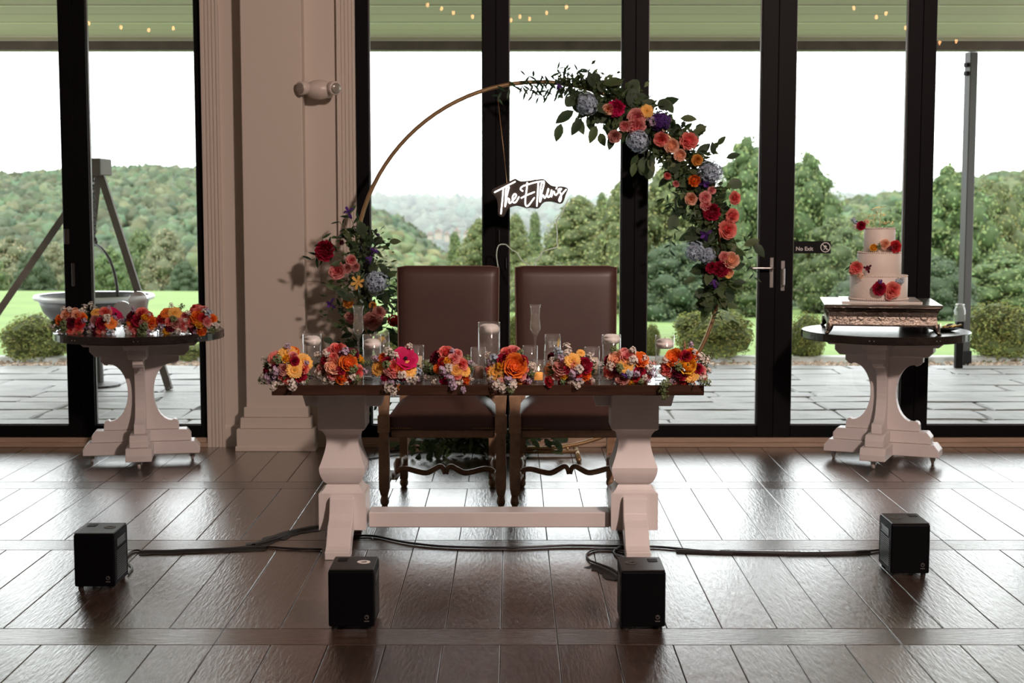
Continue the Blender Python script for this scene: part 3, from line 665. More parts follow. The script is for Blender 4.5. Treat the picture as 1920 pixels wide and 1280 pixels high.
# ------------------------------------------------------------------ armchairs
def make_chair(label, loc, rz):
    t = thing('armchair', label, 'chair', loc, rz, 'high backed armchairs behind the table')
    W_, Df, Db = .295, -.27, .235
    nx, ny = 17, 13; vs = []; fs = []
    for j in range(ny):
        for i in range(nx):
            u, v = -1+2*i/(nx-1), -1+2*j/(ny-1); hw = .275-.02*(v+1)/2
            su = math.copysign(abs(u)**.8, u); k = (1-abs(u)**2.6)*(1-abs(v)**3.4)
            vs.append((su*hw, Df+.0+(v+1)/2*.50-.012*(1-u*u)*(1 if v < -.9 else 0), .455+.092*k**.62))
    fs = [(j*nx+i, j*nx+i+1, (j+1)*nx+i+1, (j+1)*nx+i) for j in range(ny-1) for i in range(nx-1)]
    mb = MB().add(vs, fs)
    edge = [j*nx for j in range(ny)][::-1] + list(range(nx))[1:] + [j*nx+nx-1 for j in range(1, ny)] + [(ny-1)*nx+i for i in range(nx-2, 0, -1)]
    ev = [vs[i] for i in edge]; n = len(ev); b = len(mb.v)
    mb.add([(x, y, .455) for x, y, z in ev] + [(x*1.01, y, .388) for x, y, z in ev], [(k, k+n, (k+1) % n+n, (k+1) % n) for k in range(n)] + [tuple(range(n, 2*n))])
    seat = mb.build('seat', 'leather', t, True)
    nm = MB()
    for i in range(48):
        u = -1+2*(i+.5)/48; ball((u*.272, Df-.006, .397), .0045, nm, ICO1)
    for s in (-1, 1):
        for i in range(40): ball((s*(.279-.02*i/40), Df+.012*i, .397), .0045, nm, ICO1)
    o = nm.build('nail_trim', 'brass', seat, True, kind='stuff')
    rbox((-.262, Df+.012, .345), (.262, Db-.01, .389), .006).build('seat_rail', 'carved', t)
    # back: padded panel between two posts, leaning a little
    bk = MB(); nx, nz = 13, 13; bw_, z0, z1 = .273, .50, 1.19
    def yb(z): return .255+(z-.5)*.075
    g1 = []; g2 = []
    for j in range(nz):
        for i in range(nx):
            u, v = -1+2*i/(nx-1), -1+2*j/(nz-1); k = (max(0, 1-abs(u)**6)*max(0, 1-abs(v)**6))**.5
            wu = bw_*(1-.03*(1-v)/2); z = z0+(z1-z0)*(v+1)/2
            if abs(u) == 1 and v == 1: z -= .008
            g1.append((u*wu, yb(z)-.012-.012*k, z)); g2.append((u*wu, yb(z)+.03+.014*k, z))
    f1 = [(j*nx+i, j*nx+i+1, (j+1)*nx+i+1, (j+1)*nx+i) for j in range(nz-1) for i in range(nx-1)]
    N = nx*nz; bk.add(g1+g2, f1 + [tuple(N+q for q in f[::-1]) for f in f1])
    rim = list(range(nx)) + [j*nx+nx-1 for j in range(1, nz)] + [(nz-1)*nx+i for i in range(nx-2, -1, -1)] + [j*nx for j in range(nz-2, 0, -1)]
    m = len(rim); bk.f += [(rim[i], rim[i]+N, rim[(i+1) % m]+N, rim[(i+1) % m]) for i in range(m)]; bk.mi += [0]*m
    back = bk.build('backrest', 'leather', t, True)
    tube([Vector(g1[q])+Vector((0, -.001, 0)) for q in rim], .0035, 5, closed=True).build('piping', 'piping', back, True, label='pale piped edge')
    for s in (-1, 1):
        # front leg up to the arm: foot, shaft, block, carved post
        x = s*W_
        l = MB(); lathe([(.014, 0), (.021, .012), (.023, .025), (.017, .05), (.02, .058)], 12, l, c=(x, Df-.0)); 
        lathe([(.018*1.41, .056), (.026*1.41, .09), (.027*1.41, .16), (.025*1.41, .3), (.023*1.41, .375), (.030*1.41, .378), (.030*1.41, .462), (.024*1.41, .466), (.026*1.41, .50), (.030*1.41, .56), (.024*1.41, .60), (.019*1.41, .64)], 4, l, c=(x, Df), ph=PI/4)
        l.build('front_leg', 'carved', t)
        xb = s*.240
        l = MB(); lathe([(.014, 0), (.022, .014), (.023, .028), (.017, .05)], 12, l, c=(xb, Db)); 
        tube([(xb, Db, .045), (xb, Db, .12), (xb, Db+.005, .38), (xb, .26, .52)], .030, 4, l); l.build('back_leg', 'carved', t)
        a = smooth([(s*.262, .262, .70), (s*.285, .15, .685), (s*.30, 0, .655), (s*.302, -.16, .655), (s*.298, -.255, .662), (s*.298, -.285, .645), (s*.298, -.27, .625)], 5)
        tube(a, [.022]*(len(a)-8)+[.026]*8, 8).build('arm', 'carved', t, True)
        a = smooth([(s*.288, Df+.02, .125), (s*.280, -.16, .145), (s*.272, -.07, .11), (s*.262, .02, .115), (s*.255, .12, .16), (s*.243, Db-.02, .165)], 6)
        sd = tube(a, [.021+.006*math.sin(i*.9) for i in range(len(a))], 6).build('side_stretcher', 'carved', t, True)
    wv = []
    for sgn in (-1, 1):
        pts = [(.262, .095), (.255, .125), (.235, .142), (.20, .145), (.15, .132), (.10, .124), (.06, .142), (.03, .158), (.012, .148), (.004, .118)]
        q = smooth([(sgn*a, -.02, z) for a, z in (pts if sgn < 0 else pts)], 3); tube(q, [.012+.004*math.sin(PI*i/len(q)) for i in range(len(q))], 6).build('wavy_stretcher', 'carved', t, True)
    return t
c1 = make_chair('brown leather high back armchair on the left, below the neon sign\'s left end', (-.347, 7.73, 0), math.radians(-.8))
c2 = make_chair('brown leather high back armchair on the right, in front of the broad conifers', (.300, 7.73, 0), math.radians(2.0))

# ------------------------------------------------------------------ round pedestal tables on castors
def round_table(label, loc, rz, d=.975):
    t = thing('round_table', label, 'table', loc, rz, 'round tables with white pedestals'); h = .782; r = d/2
    lathe([(r-.004, h-.046), (r, h-.042), (r, h-.004), (r-.005, h), (.001, h)], 72, caps=False).build('tabletop', 'blacktop', t)
    MBu = lathe([(.001, h-.046), (r-.004, h-.046)], 72, caps=False); MBu.build('tabletop_underside', 'blacktop', t)
    for k in range(8):                            # facing plates screwed round the rim
        a = 2*PI*k/8; mb = MB()
        for q in range(2): ball((math.cos(a+q*.05)*(r), math.sin(a+q*.05)*(r), h-.024), .004, mb, ICO1)
        mb.build('rim_screw', 'steel', t)
    prof = [(.225, h-.15), (.225, h-.182), (.215, h-.188), (.205, h-.200), (.188, h-.205), (.178, h-.197)]
    arc = [(.178-.105*math.sin(PI*i/14), (h-.197)-(h-.197-.247)*(1-math.cos(PI*i/14))/2) for i in range(1, 14)]
    lo = [(.178, .247), (.188, .255), (.205, .250), (.213, .235), (.216, .195)]
    side = prof+arc+lo
    for ax in range(2):
        poly = [(x, z) for x, z in side] + [(-x, z) for x, z in side[::-1]]
        if ax == 0: prism(poly, 'y', -.03, .03, bev=.002).build('web_board', 'white', t)
        else:
            for s in (1, -1): prism([(s*x, z) for x, z in side]+[(s*.031, .195), (s*.031, h-.15)], 'x', -.03, .03, bev=.002).build('web_board', 'white', t)
    def cross(half, thick, z0, z1, cham, name, up):
        for ax in range(2):
            for s in ((0,) if ax == 0 else (1, -1)):
                a, b = (-half, half) if s == 0 else (thick/2+.0005, half)
                c = cham
                if up: poly = [(b, z1), (b, z0+c), (b-c, z0)] + ([(a+c, z0), (a, z0+c), (a, z1)] if s == 0 else [(a, z0), (a, z1)])
                else: poly = [(b, z0), (b, z1-c), (b-c*.8, z1)] + ([(a+c*.8, z1), (a, z1-c), (a, z0)] if s == 0 else [(a, z1), (a, z0)])
                if s == 0: prism(poly, 'y', -thick/2, thick/2, bev=.003).build(name, 'white', t)
                else: prism([(s*p[0], p[1]) for p in poly], 'x', -thick/2, thick/2, bev=.003).build(name, 'white', t)
    cross(.345, .140, h-.090, h-.047, .028, 'top_bearer', True)
    cross(.285, .105, h-.150, h-.091, .030, 'upper_block', True)
    cross(.285, .105, .126, .194, .030, 'lower_block', False)
    cross(.335, .145, .052, .125, .036, 'base_beam', False)
    for a in range(4):
        ca, sa = math.cos(a*PI/2), math.sin(a*PI/2); x, y = ca*.29, sa*.29
        c = MB(); lathe([(.012, .04), (.022, .044), (.022, .051)], 10, c, c=(x, y)); 
        rbox((x-.016, y-.006, .022), (x+.016, y+.018, .046), .004, 1, c)
        cs = c.build('castor', 'steel', t)
        wl = MB(); lathe([(.010, -.009), (.021, -.008), (.0225, 0), (.021, .008), (.010, .009)], 14, wl)
        wl.v = [(x+p[2]+(-.0), y+.012+p[0], .0226+p[1]) for p in wl.v]
        wl.build('wheel', 'wheel', cs, True)
    return t
rt1 = round_table('round dark topped pedestal table at left, covered with small bouquets', (-2.193, 8.76, 0), math.radians(10), .98)
rt2 = round_table('round black topped pedestal table at right, carrying the cake stand', (2.198, 8.76, 0), math.radians(-24), .975)
RH = .782

# ------------------------------------------------------------------ uplights and cables
ul = None
def uplight(px, py, dx, w_, h_, d_, label, mirror=1, ringcol='print'):
    g = on(px, py, .012); t = thing('uplight', label, 'uplight', (g.x, g.y, 0), 0, 'black uplights on the floor')
    hw = w_/2
    rbox((-hw, 0, .012), (hw, d_, h_-.006), .006, 2).build('body', 'box', t)
    rbox((-hw+.002, .003, h_-.0065), (hw-.002, d_-.003, h_), .003).build('top_plate', 'boxtop', t)
    mb = MB(); lathe([(.024, h_), (.024, h_+.0018), (.012, h_+.0018), (.012, h_)], 22, mb, c=(mirror*.035, d_*.55), caps=False)
    mb.build('key_ring', 'print' if ringcol == 'print' else 'greyprint', t, label='pale round socket on the lid')
    rbox((-mirror*.045-.018, d_*.62, h_-.001), (-mirror*.045+.018, d_*.84, h_+.0016), .001).build('display', 'plate', t)
    s = mirror
    # side face towards the middle of the room: handle slot and grille
    xs = s*hw
    mb = MB(); lo = (min(xs, xs+s*.002), d_*.18, h_-.062); hi = (max(xs, xs+s*.002), d_*.82, h_-.032)
    for a, b in (((lo[0], lo[1], lo[2]), (hi[0], hi[1], lo[2]+.005)), ((lo[0], lo[1], hi[2]-.005), (hi[0], hi[1], hi[2])), ((lo[0], lo[1], lo[2]), (hi[0], lo[1]+.006, hi[2])), ((lo[0], hi[1]-.006, lo[2]), (hi[0], hi[1], hi[2]))): box(a, b, mb)
    mb.build('handle_frame', 'boxtop', t)
    box((min(xs, xs+s*.0006), d_*.2, h_-.058), (max(xs, xs+s*.0006), d_*.8, h_-.036)).build('handle_slot', 'cord', t)
    mb = MB()
    for i in range(14): z = .035+i*.0085; box((min(xs, xs+s*.0015), d_*.14, z), (max(xs, xs+s*.0015), d_*.86, z+.004), mb)
    mb.build('side_grille', 'boxtop', t, kind='stuff')
    for a in (-1, 1):
        for b in (0, 1): lathe([(.011, 0), (.011, .012)], 10, c=(a*(hw-.02), .02+b*(d_-.04))).build('foot', 'rubber', t)
    mb = MB(); zc = .048; xc = hw-.028                    # small round emblem with a line of print below, as on the box front
    tube([(xc+.007*math.cos(a), -.0008, zc+.007*math.sin(a)) for a in [2*PI*i/14 for i in range(14)]], .0014, 5, mb, closed=True)
    tube([(xc-.006, -.0008, zc+.004), (xc+.002, -.0008, zc+.003), (xc+.006, -.0008, zc-.004)], .0012, 5, mb); box((xc-.009, -.0012, zc-.017), (xc+.009, .0, zc-.013), mb)
    mb.build('emblem', 'greyprint', t)
    return t
u1 = uplight(178, 1100, 0, .162, .228, .205, 'black uplight box at far left, taped cable leaving its right side', 1, 'dark')
u2 = uplight(659, 1175, 0, .166, .222, .205, 'black uplight box in front of the left table foot', 1)
u3 = uplight(1206, 1175, 0, .160, .220, .205, 'black uplight box in front of the right table foot', -1, 'dark')
u4 = uplight(1706, 1075, 0, .160, .222, .205, 'black uplight box at far right with a slotted side', -1, 'dark')
def cable(label, pts, r=.0045, name='cable', m='cord', z=None, k=6):
    P = [Vector((on(x, y).x, on(x, y).y, r+.0008)) for x, y in pts]
    o = tube(smooth(P, k), r, 7).build(name, m, smooth=True); return tag(o, label, 'cable')
cable('black cable running from the left table foot across to the right one', [(612, 1000), (650, 1007), (700, 1007), (760, 1019), (840, 1027), (960, 1029), (1060, 1025), (1150, 1026), (1200, 1027), (1240, 1028), (1330, 1036), (1420, 1039), (1540, 1039), (1620, 1036), (1650, 1033)], .0055)
cable('black cable looping to the left of the uplight by the right table foot', [(1196, 1046), (1160, 1034), (1120, 1032), (1101, 1040), (1105, 1052), (1125, 1060), (1150, 1070), (1166, 1084)], .0048)
cable('second short loop of cable curling against the right table foot', [(1170, 1050), (1154, 1042), (1152, 1034), (1165, 1026), (1182, 1024)], .0048)
cable('black cable from the far left uplight under strips of tape', [(236, 1046), (252, 1034), (280, 1036), (340, 1034), (420, 1031), (480, 1026), (540, 1030), (604, 1032)], .0050)
cable('black cable rising from the tape towards the left table block', [(480, 1024), (520, 1012), (552, 998), (590, 990), (612, 985)], .0050)
cable('small curl of cable behind the far left uplight', [(240, 1058), (246, 1062), (248, 1068), (243, 1074), (240, 1078)], .004)
def tape(label, pts, wd, seed, jag=.012):
    rr = random.Random(seed); P = smooth([Vector((on(x, y).x, on(x, y).y, 0)) for x, y in pts], 4); t = thing('gaffer_tape', label, 'tape', (0, 0, 0))
    n = max(2, len(P)//5); i = 0
    while i < len(P)-1:
        seg = P[max(0, i-1):i+6]
        if len(seg) < 2: break
        vs = []; off = rr.uniform(-.006, .006)
        for q, p in enumerate(seg):
            tdir = (seg[min(q+1, len(seg)-1)]-seg[max(q-1, 0)]).normalized(); nn = Vector((-tdir.y, tdir.x, 0))
            for u, z in ((-1, .0009), (-.4, .0035), (-.12, .0118), (.12, .0118), (.4, .0035), (1, .0009)):
                pp_ = p + nn*(u*wd/2+off + (rr.uniform(-jag, jag)*1.1 if abs(u) == 1 else 0)); vs.append((pp_.x, pp_.y, z+rr.uniform(0, .0012)))
        fs = [(q*6+a, q*6+a+1, (q+1)*6+a+1, (q+1)*6+a) for q in range(len(seg)-1) for a in range(5)]
        MB().add(vs, fs).build('tape_strip', 'tape', t); i += 5
tape('torn black tape strips holding the cable beside the far left uplight', [(262, 1036), (330, 1035), (400, 1033), (470, 1029), (500, 1029)], .085, 1)
tape('torn black tape strips slanting up to the left table foot', [(478, 1024), (515, 1011), (552, 998), (600, 988)], .10, 2)
tape('straight black tape strips holding the cable before the far right uplight', [(1268, 1034), (1350, 1037), (1450, 1039), (1550, 1039), (1630, 1036)], .06, 3, .004)
tape('short flap of black tape beside the uplight at the right table foot', [(1112, 1061), (1135, 1070), (1162, 1088)], .075, 4)
# white flex and black leads behind the chairs
for lb, pts in (('black lead lying behind the left table pedestal', [(690, 862), (740, 855), (800, 848), (850, 846), (905, 852)]), ('black lead curling on the floor behind the left chair', [(700, 830), (730, 846), (780, 838), (830, 848), (870, 842)])):
    cable(lb, pts, .004)

# ------------------------------------------------------------------ tableware
def tpt(px, py): p = on(px, py, TZ); return p
def candle_cyl(px, Yc, top, wpx, wz, label, group, candle='floating'):
    c = at(px, 700, Yc); s = Yc/F*1.005; r = wpx*s/2; h = at(px, top, Yc).z-TZ
    t = thing('candle_cylinder', label, 'candle holder', (c.x, Yc, TZ), 0, group)
    lathe([(.001, .001), (r-.001, .001), (r, .004), (r, h-.001), (r-.0015, h), (r-.003, h-.001), (r-.003, .014), (.001, .012)], 28, caps=False).build('cylinder', 'thin', t, True)
    if candle == 'floating':
        wl = wz
        lathe([(.001, .0145), (r-.004, .0145), (r-.004, wl), (.001, wl)], 24, caps=False).build('water', 'water', t, True)
        q = r*.94
        o = lathe([(.002, wl-.017), (q*.7, wl-.016), (q*.96, wl-.006), (q, wl+.004), (q*.99, wl+.011), (q*.86, wl+.020), (q*.55, wl+.026), (.012, wl+.027), (.002, wl+.025)], 28).build('floating_candle', 'wax', t, True)
        tube([(0, 0, wl+.025), (.001, 0, wl+.034)], .0012, 5).build('wick', 'rub', o)
    else:
        ch_, cr, m = candle
        o = lathe([(.002, .0145), (cr, .0145), (cr, .014+ch_), (cr*.9, .014+ch_+.002), (.003, .013+ch_)], 24).build('pillar_candle', m, t, True)
        tube([(0, 0, .014+ch_), (.001, 0, .024+ch_)], .0012, 5).build('wick', 'rub', o)
        if m == 'ambwax': lathe([(.0005, .022+ch_), (.004, .027+ch_), (.003, .034+ch_), (.0004, .043+ch_)], 8).build('flame', 'flame', o, True, label='small lit flame')
    return t
gF = 'floating candle cylinders on the table'
candle_cyl(586, 6.52, 626, 35, .158, 'glass cylinder with a floating white candle, leftmost on the table', gF)
candle_cyl(698, 6.46, 627, 35, .150, 'glass cylinder with a floating white candle just right of the left champagne flute', gF)
candle_cyl(917, 6.58, 604, 42, .205, 'tallest glass cylinder with a floating white candle, middle of the table', gF)
candle_cyl(1146, 6.56, 627, 36, .162, 'glass cylinder with a floating white candle before the right chair\'s right edge', gF)
candle_cyl(1246, 6.42, 628, 36, .155, 'glass cylinder with a floating white candle, rightmost on the table', gF)
gP = 'small candle cylinders on the table'
candle_cyl(781, 6.50, 647, 29, 0, 'small glass cylinder with a cream pillar candle right of the hot pink bloom', gP, (.082, .026, 'creamwax'))
candle_cyl(897, 6.38, 651, 29, 0, 'small glass cylinder with a blush candle in front of the tallest cylinder', gP, (.050, .0215, 'pinkwax'))
candle_cyl(994, 6.52, 648, 29, 0, 'small glass cylinder with a low cream candle below the right champagne flute', gP, (.050, .026, 'creamwax'))
candle_cyl(1010, 6.32, 674, 21, 0, 'short votive glass with a lit amber candle at the table front', gP, (.030, .0185, 'ambwax'))
candle_cyl(1110, 6.50, 650, 29, 0, 'small glass cylinder with a cream pillar candle left of the right floating candle', gP, (.075, .026, 'creamwax'))
def flute(px, Yc, top, label):
    c = at(px, 700, Yc); h = at(px, top, Yc).z-TZ; s = h/.31
    t = thing('champagne_flute', label, 'glass', (c.x, Yc, TZ), 0, 'champagne flutes'); t.scale = (s, s, s)
    lathe([(.001, .002), (.032, .002), (.033, .004), (.010, .010), (.0045, .02), (.004, .12), (.006, .155), (.018, .178), (.0255, .196), (.0245, .225), (.021, .26), (.0235, .295), (.0265, .31), (.0255, .31), (.0222, .295), (.0198, .26), (.0232, .225), (.0242, .197), (.015, .180), (.001, .168)], 28, caps=False).build('glass', 'thin', t, True)
    lathe([(.001, .170), (.0145, .182), (.023, .198), (.0222, .225), (.0192, .255), (.0195, .268), (.001, .268)], 24, caps=False).build('wine', 'champ', t, True)
flute(673, 6.74, 573, 'tall champagne flute on the left, before the flower arrangement'); flute(1003.5, 6.80, 571, 'tall champagne flute on the right, before the right chair back')
def tumbler(px, Yc, top, label, lem):
    c = at(px, 700, Yc); h = at(px, top, Yc).z-TZ
    t = thing('water_glass', label, 'glass', (c.x, Yc, TZ), 0, 'stemless water glasses')
    lathe([(.001, .001), (.028, .001), (.036, .02), (.041, .05), (.040, .09), (.034, h), (.0325, h), (.0385, .09), (.0395, .05), (.034, .022), (.001, .01)], 28, caps=False).build('glass', 'thin', t, True)
    lathe([(.001, .012), (.033, .023), (.0385, .05), (.0375, .09), (.0345, h-.025), (.001, h-.025)], 24, caps=False).build('water', 'water', t, True)
    for i in range(5 if lem else 2):
        a = i*1.3; mb = MB(); s = .008; p = (.014*math.cos(a), .014*math.sin(a), h-.040-(i % 2)*.013); rbox((p[0]-s, p[1]-s, p[2]-s), (p[0]+s, p[1]+s, p[2]+s), .002, 1, mb); mb.build('ice_cube', 'crystal', t)
    if lem:
        mb = MB(); pts = [(.022+.001*i, -.012+.002*i, h-.065+.0055*i) for i in range(10)]; tube(pts, [.003+.004*math.sin(PI*i/9) for i in range(10)], 6, mb, sq=.5); mb.build('lemon_wedge', 'lemon', t, True)
    else:
        mb = MB(); lathe([(.0005, 0), (.017, 0), (.017, .004), (.0005, .004)], 16, mb); mb.v = [(p[0], p[2]+.008, p[1]+h-.036) for p in mb.v]; mb.build('lemon_slice', 'lemon', t)
tumbler(716, 6.72, 623, 'stemless water glass with a lemon slice, left behind a floating candle', False)
tumbler(1036, 6.75, 626, 'stemless water glass with ice and a lemon wedge before the right chair', True)
for px, lb in ((838, 'stack of white plates before the left chair, behind the flowers'), (1082, 'stack of white plates before the right chair, behind the flowers')):
    c = at(px, 690, 6.86); t = thing('plate_stack', lb, 'plates', (c.x, 6.84, TZ))
    for r, z in ((.150, 0), (.132, .012), (.100, .024)):
        lathe([(.001, z+.001), (r*.6, z+.001), (r*.72, z+.005), (r, z+.016), (r-.002, z+.018), (r*.72, z+.008), (r*.6, z+.005), (.001, z+.005)], 36, caps=False).build('plate', 'china', t, True)

# ------------------------------------------------------------------ cake, stand, cutlery tray
ck = at(1645, 600, 8.76)
cz0, cz1 = RH, .953
sd = thing('cake_stand', 'square embossed silver cake stand with curled feet under the cake', 'cake stand', (2.158, 8.76, RH), math.radians(-9.5))
hh = cz1-RH-.012; a_ = .325
def band(prof):
    mb = MB(); vs = []; n = 4
    for r, z in prof:
        for sx, sy in ((-1, -1), (1, -1), (1, 1), (-1, 1)): vs.append((sx*r, sy*r, z))
    m = len(prof); fs = [(j*4+k, j*4+(k+1) % 4, (j+1)*4+(k+1) % 4, (j+1)*4+k) for j in range(m-1) for k in range(4)] + [(3, 2, 1, 0), tuple((m-1)*4+k for k in range(4))]
    return mb.add(vs, fs)
band([(a_*.93, .045), (a_*.935, .055), (a_*.925, .075), (a_*.915, .10), (a_*.93, .125), (a_*.965, .143), (a_, .152), (a_, .160)]).build('embossed_skirt', 'silver', sd)
band([(a_*1.01, .160), (a_*1.01, .168), (a_*.99, .170)]).build('top_rim', 'silverplain', sd, label='plain bright top rim')
for s in (-1, 1):                                  # raised scrolls over the skirt
    for side in range(4):
        mb = MB()
        for i in range(5):
            u = (-.8+.4*i)*a_*.9; pts = []
            for q in range(16):
                th = q*.55; rr_ = .030*(1-q/17); pts.append((u+rr_*math.cos(th)*s*1.3, -a_*.93-.0015, .100+rr_*math.sin(th)))
            tube(pts, .0022, 4, mb)
        rot = Matrix.Rotation(side*PI/2, 3, 'Z'); mb.v = [tuple(rot @ Vector(p)) for p in mb.v]
        if s > 0: mb.build('scroll_relief', 'silver', sd, True, kind='stuff')
for sx in (-1, 1):
    for sy in (-1, 1):
        p = smooth([(sx*a_*.90, sy*a_*.90, .055), (sx*a_*.92, sy*a_*.92, .030), (sx*a_*.945, sy*a_*.945, .010), (sx*a_*.985, sy*a_*.985, .005)], 4)
        tube(p, [.024, .024, .023, .022, .020, .018, .016, .013, .012, .010, .008, .006, .005][:len(p)], 8).build('foot', 'silver', sd, True)
cb = thing('cake_board', 'square white board under the cake on the silver stand', 'board', (2.158, 8.76, RH+.170), math.radians(-9.5))
rbox((-.225, -.225, 0), (.225, .225, .012), .002).build('board', 'china', cb)
BZ = RH+.182
cake = thing('wedding_cake', 'white three tier cake with fresh flowers on the silver stand', 'cake', (2.152, 8.76, BZ))
tiers = [(.166, 0, .136), (.126, .136, .272), (.090, .272, .412)]
for r, z0, z1 in tiers:
    tr = lathe([(.001, z0), (r-.004, z0), (r, z0+.004), (r, z1-.006), (r-.006, z1), (.001, z1)], 56, caps=False).build('tier', 'icing', cake, True)
    mb = MB(); n = int(2*PI*r/.0125)
    for k in range(n):
        a = 2*PI*k/n; ball((math.cos(a)*(r-.004), math.sin(a)*(r-.004), z1+.003), (.0062, .0062, .0055), mb, ICO1)
    mb.build('piped_border', 'icing', tr, True, kind='stuff')
    mb = MB()
    for j in range(3):
        for k in range(int(2*PI*r/.05)):
            a = (k+.5*(j % 2))*.05/r; ball((math.cos(a)*r, math.sin(a)*r, z0+(z1-z0)*(.22+.27*j)), .0022, mb, ICO1)
    mb.build('icing_dots', 'icing', tr, True, kind='stuff')
r, z0, z1 = tiers[0]; mb = MB()
for k in range(86): a = 2*PI*k/86; ball((math.cos(a)*(r+.003), math.sin(a)*(r+.003), .006), (.0065, .0065, .006), mb, ICO1)
mb.build('base_border', 'icing', cake, True, kind='stuff')
# topper lettering: wire script copied from the photograph, as strokes in metres
def script(strokes, org, sc, Y, r, n=6, k=4, ref=(0, 0)):
    mb = MB()
    for s in strokes:
        pts = [Vector(((x-ref[0])*sc, 0, -(y-ref[1])*sc)) for x, y in s]
        q = smooth(pts, k) if len(pts) > 2 else pts
        tube([p+Vector(org) for p in q], r, n, mb)
        for e in (q[0], q[-1]): ball(e+Vector(org), r, mb, ICO1)
    return mb
tp = thing('cake_topper', 'thin gold wire name topper standing on the top tier', 'cake topper', (2.152, 8.76, BZ+.412))
TS = [[(700, 300), (935, 220), (1160, 205)], [(930, 215), (915, 330), (905, 440)], [(700, 300), (800, 325), (865, 370), (905, 425)],
      [(1000, 220), (990, 360), (985, 500)], [(988, 470), (1015, 415), (1040, 420), (1055, 470)], [(1060, 470), (1100, 450), (1110, 425), (1085, 425), (1078, 462), (1105, 478), (1160, 455)],
      [(595, 490), (720, 470), (900, 455)], [(645, 470), (622, 600), (625, 720), (660, 785), (720, 775)], [(590, 633), (680, 622), (755, 610)],
      [(825, 465), (792, 620), (788, 740), (815, 800), (870, 795)], [(1000, 500), (978, 700), (970, 880)], [(975, 720), (1025, 655), (1055, 660), (1080, 720)],
      [(1085, 715), (1130, 690), (1150, 655), (1125, 650), (1115, 700), (1150, 725), (1190, 690)], [(1195, 720), (1205, 655), (1215, 690), (1250, 645), (1275, 655), (1285, 715), (1320, 700)], [(1320, 700), (1390, 650), (1350, 670), (1385, 710), (1340, 730)]]
script(TS, (0, 0, 0), .000198*1.0, 0, .0016, 6, 4, (985, 860)).build('wire_lettering', 'gold', tp, True)
tray = thing('black_plate', 'small black plate holding gold cutlery beside the cake stand', 'plate', (2.52, 8.70, RH))
lathe([(.001, .001), (.045, .001), (.06, .004), (.095, .016), (.093, .018), (.06, .007), (.001, .005)], 36, caps=False).build('dish', 'box', tray, True)
for i, (nm, lb) in enumerate((('cake_knife', 'gold handled cake knife on the black plate'), ('cake_server', 'gold handled cake server on the black plate'), ('fork', 'left gold fork on the black plate'), ('fork', 'right gold fork on the black plate'))):
    t = thing(nm, lb, 'cutlery', (2.485+.022*i, 8.655+.012*(i % 2), RH+.021), math.radians(70-18*i))
    tube([(0, 0, .004), (.03, 0, .006), (.075, 0, .014)], [.004, .005, .007], 8).build('handle', 'gold', t, True)
    if nm == 'fork':
        for k in (-1, 0, 1): tube([(0, 0, .004), (-.02, k*.004, .004), (-.045, k*.004, .006)], .0014, 5).build('tine', 'gold', t, True)
    else: prism([(-.075, 0), (-.05, .014 if i else .008), (-.005, .012 if i else .008), (0, 0), (-.005, -.012 if i else -.008), (-.05, -.014 if i else -.008)], 'z', .003, .0045).build('blade', 'steel', t)
for s in (-1, 1):
    t = thing('napkin', 'folded grey cloth napkin on the %s of the black plate' % ('left' if s < 0 else 'right'), 'napkin', (2.52+s*.052, 8.715, RH+.0185))
    mb = MB(); tube(smooth([(-.025, 0, .006), (0, .004, .012), (.025, 0, .007)], 4), .012, 8, mb, sq=.5); mb.build('fold', 'greyprint', t, True)
# clear heart behind the bouquets on the left table
ht = thing('crystal_heart', 'clear glass heart standing tilted behind the left table bouquets', 'heart', (-2.285, 8.98, RH+.062), 0)
pts = []
for i in range(40):
    a = 2*PI*i/40; pts.append((16*math.sin(a)**3, 13*math.cos(a)-5*math.cos(2*a)-2*math.cos(3*a)-math.cos(4*a)))
ca, sa = math.cos(math.radians(32)), math.sin(math.radians(32)); k = .0072
P2 = [((x*ca-y*sa)*k, (x*sa+y*ca)*k+.075) for x, y in pts]
mb = MB(); vs = []; n = 40
for y, s in ((-.02, .88), (-.012, 1), (.012, 1), (.02, .88)): vs += [((x)*s, y, (z-.075)*s+.075) for x, z in P2]
mb.add(vs, [(j*n+i, j*n+(i+1) % n, (j+1)*n+(i+1) % n, (j+1)*n+i) for j in range(3) for i in range(n)] + [tuple(range(n))[::-1], tuple(range(3*n, 4*n))]); mb.build('heart', 'crystal', ht)
zmin = min(p[2] for p in mb.v); ht.location.z = RH - zmin + .001

# ------------------------------------------------------------------ flowers
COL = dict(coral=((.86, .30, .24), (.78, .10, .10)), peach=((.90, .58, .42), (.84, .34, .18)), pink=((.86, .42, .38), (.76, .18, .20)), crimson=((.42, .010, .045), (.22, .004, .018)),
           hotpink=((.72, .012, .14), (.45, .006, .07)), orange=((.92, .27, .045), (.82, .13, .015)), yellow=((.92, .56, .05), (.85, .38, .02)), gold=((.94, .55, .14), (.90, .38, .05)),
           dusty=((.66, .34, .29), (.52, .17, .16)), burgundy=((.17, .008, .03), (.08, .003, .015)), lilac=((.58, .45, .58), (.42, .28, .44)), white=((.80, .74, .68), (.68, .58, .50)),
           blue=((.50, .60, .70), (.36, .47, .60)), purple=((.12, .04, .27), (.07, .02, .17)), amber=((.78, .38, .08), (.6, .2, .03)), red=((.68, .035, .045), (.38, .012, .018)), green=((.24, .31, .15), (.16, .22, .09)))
WORD = dict(coral='coral', peach='peach', pink='pink', crimson='crimson', hotpink='hot pink', orange='orange', yellow='yellow', gold='golden yellow', dusty='dusty pink', burgundy='burgundy', lilac='lilac', white='white',
            blue='grey blue', purple='purple', amber='amber', red='red', green='green')
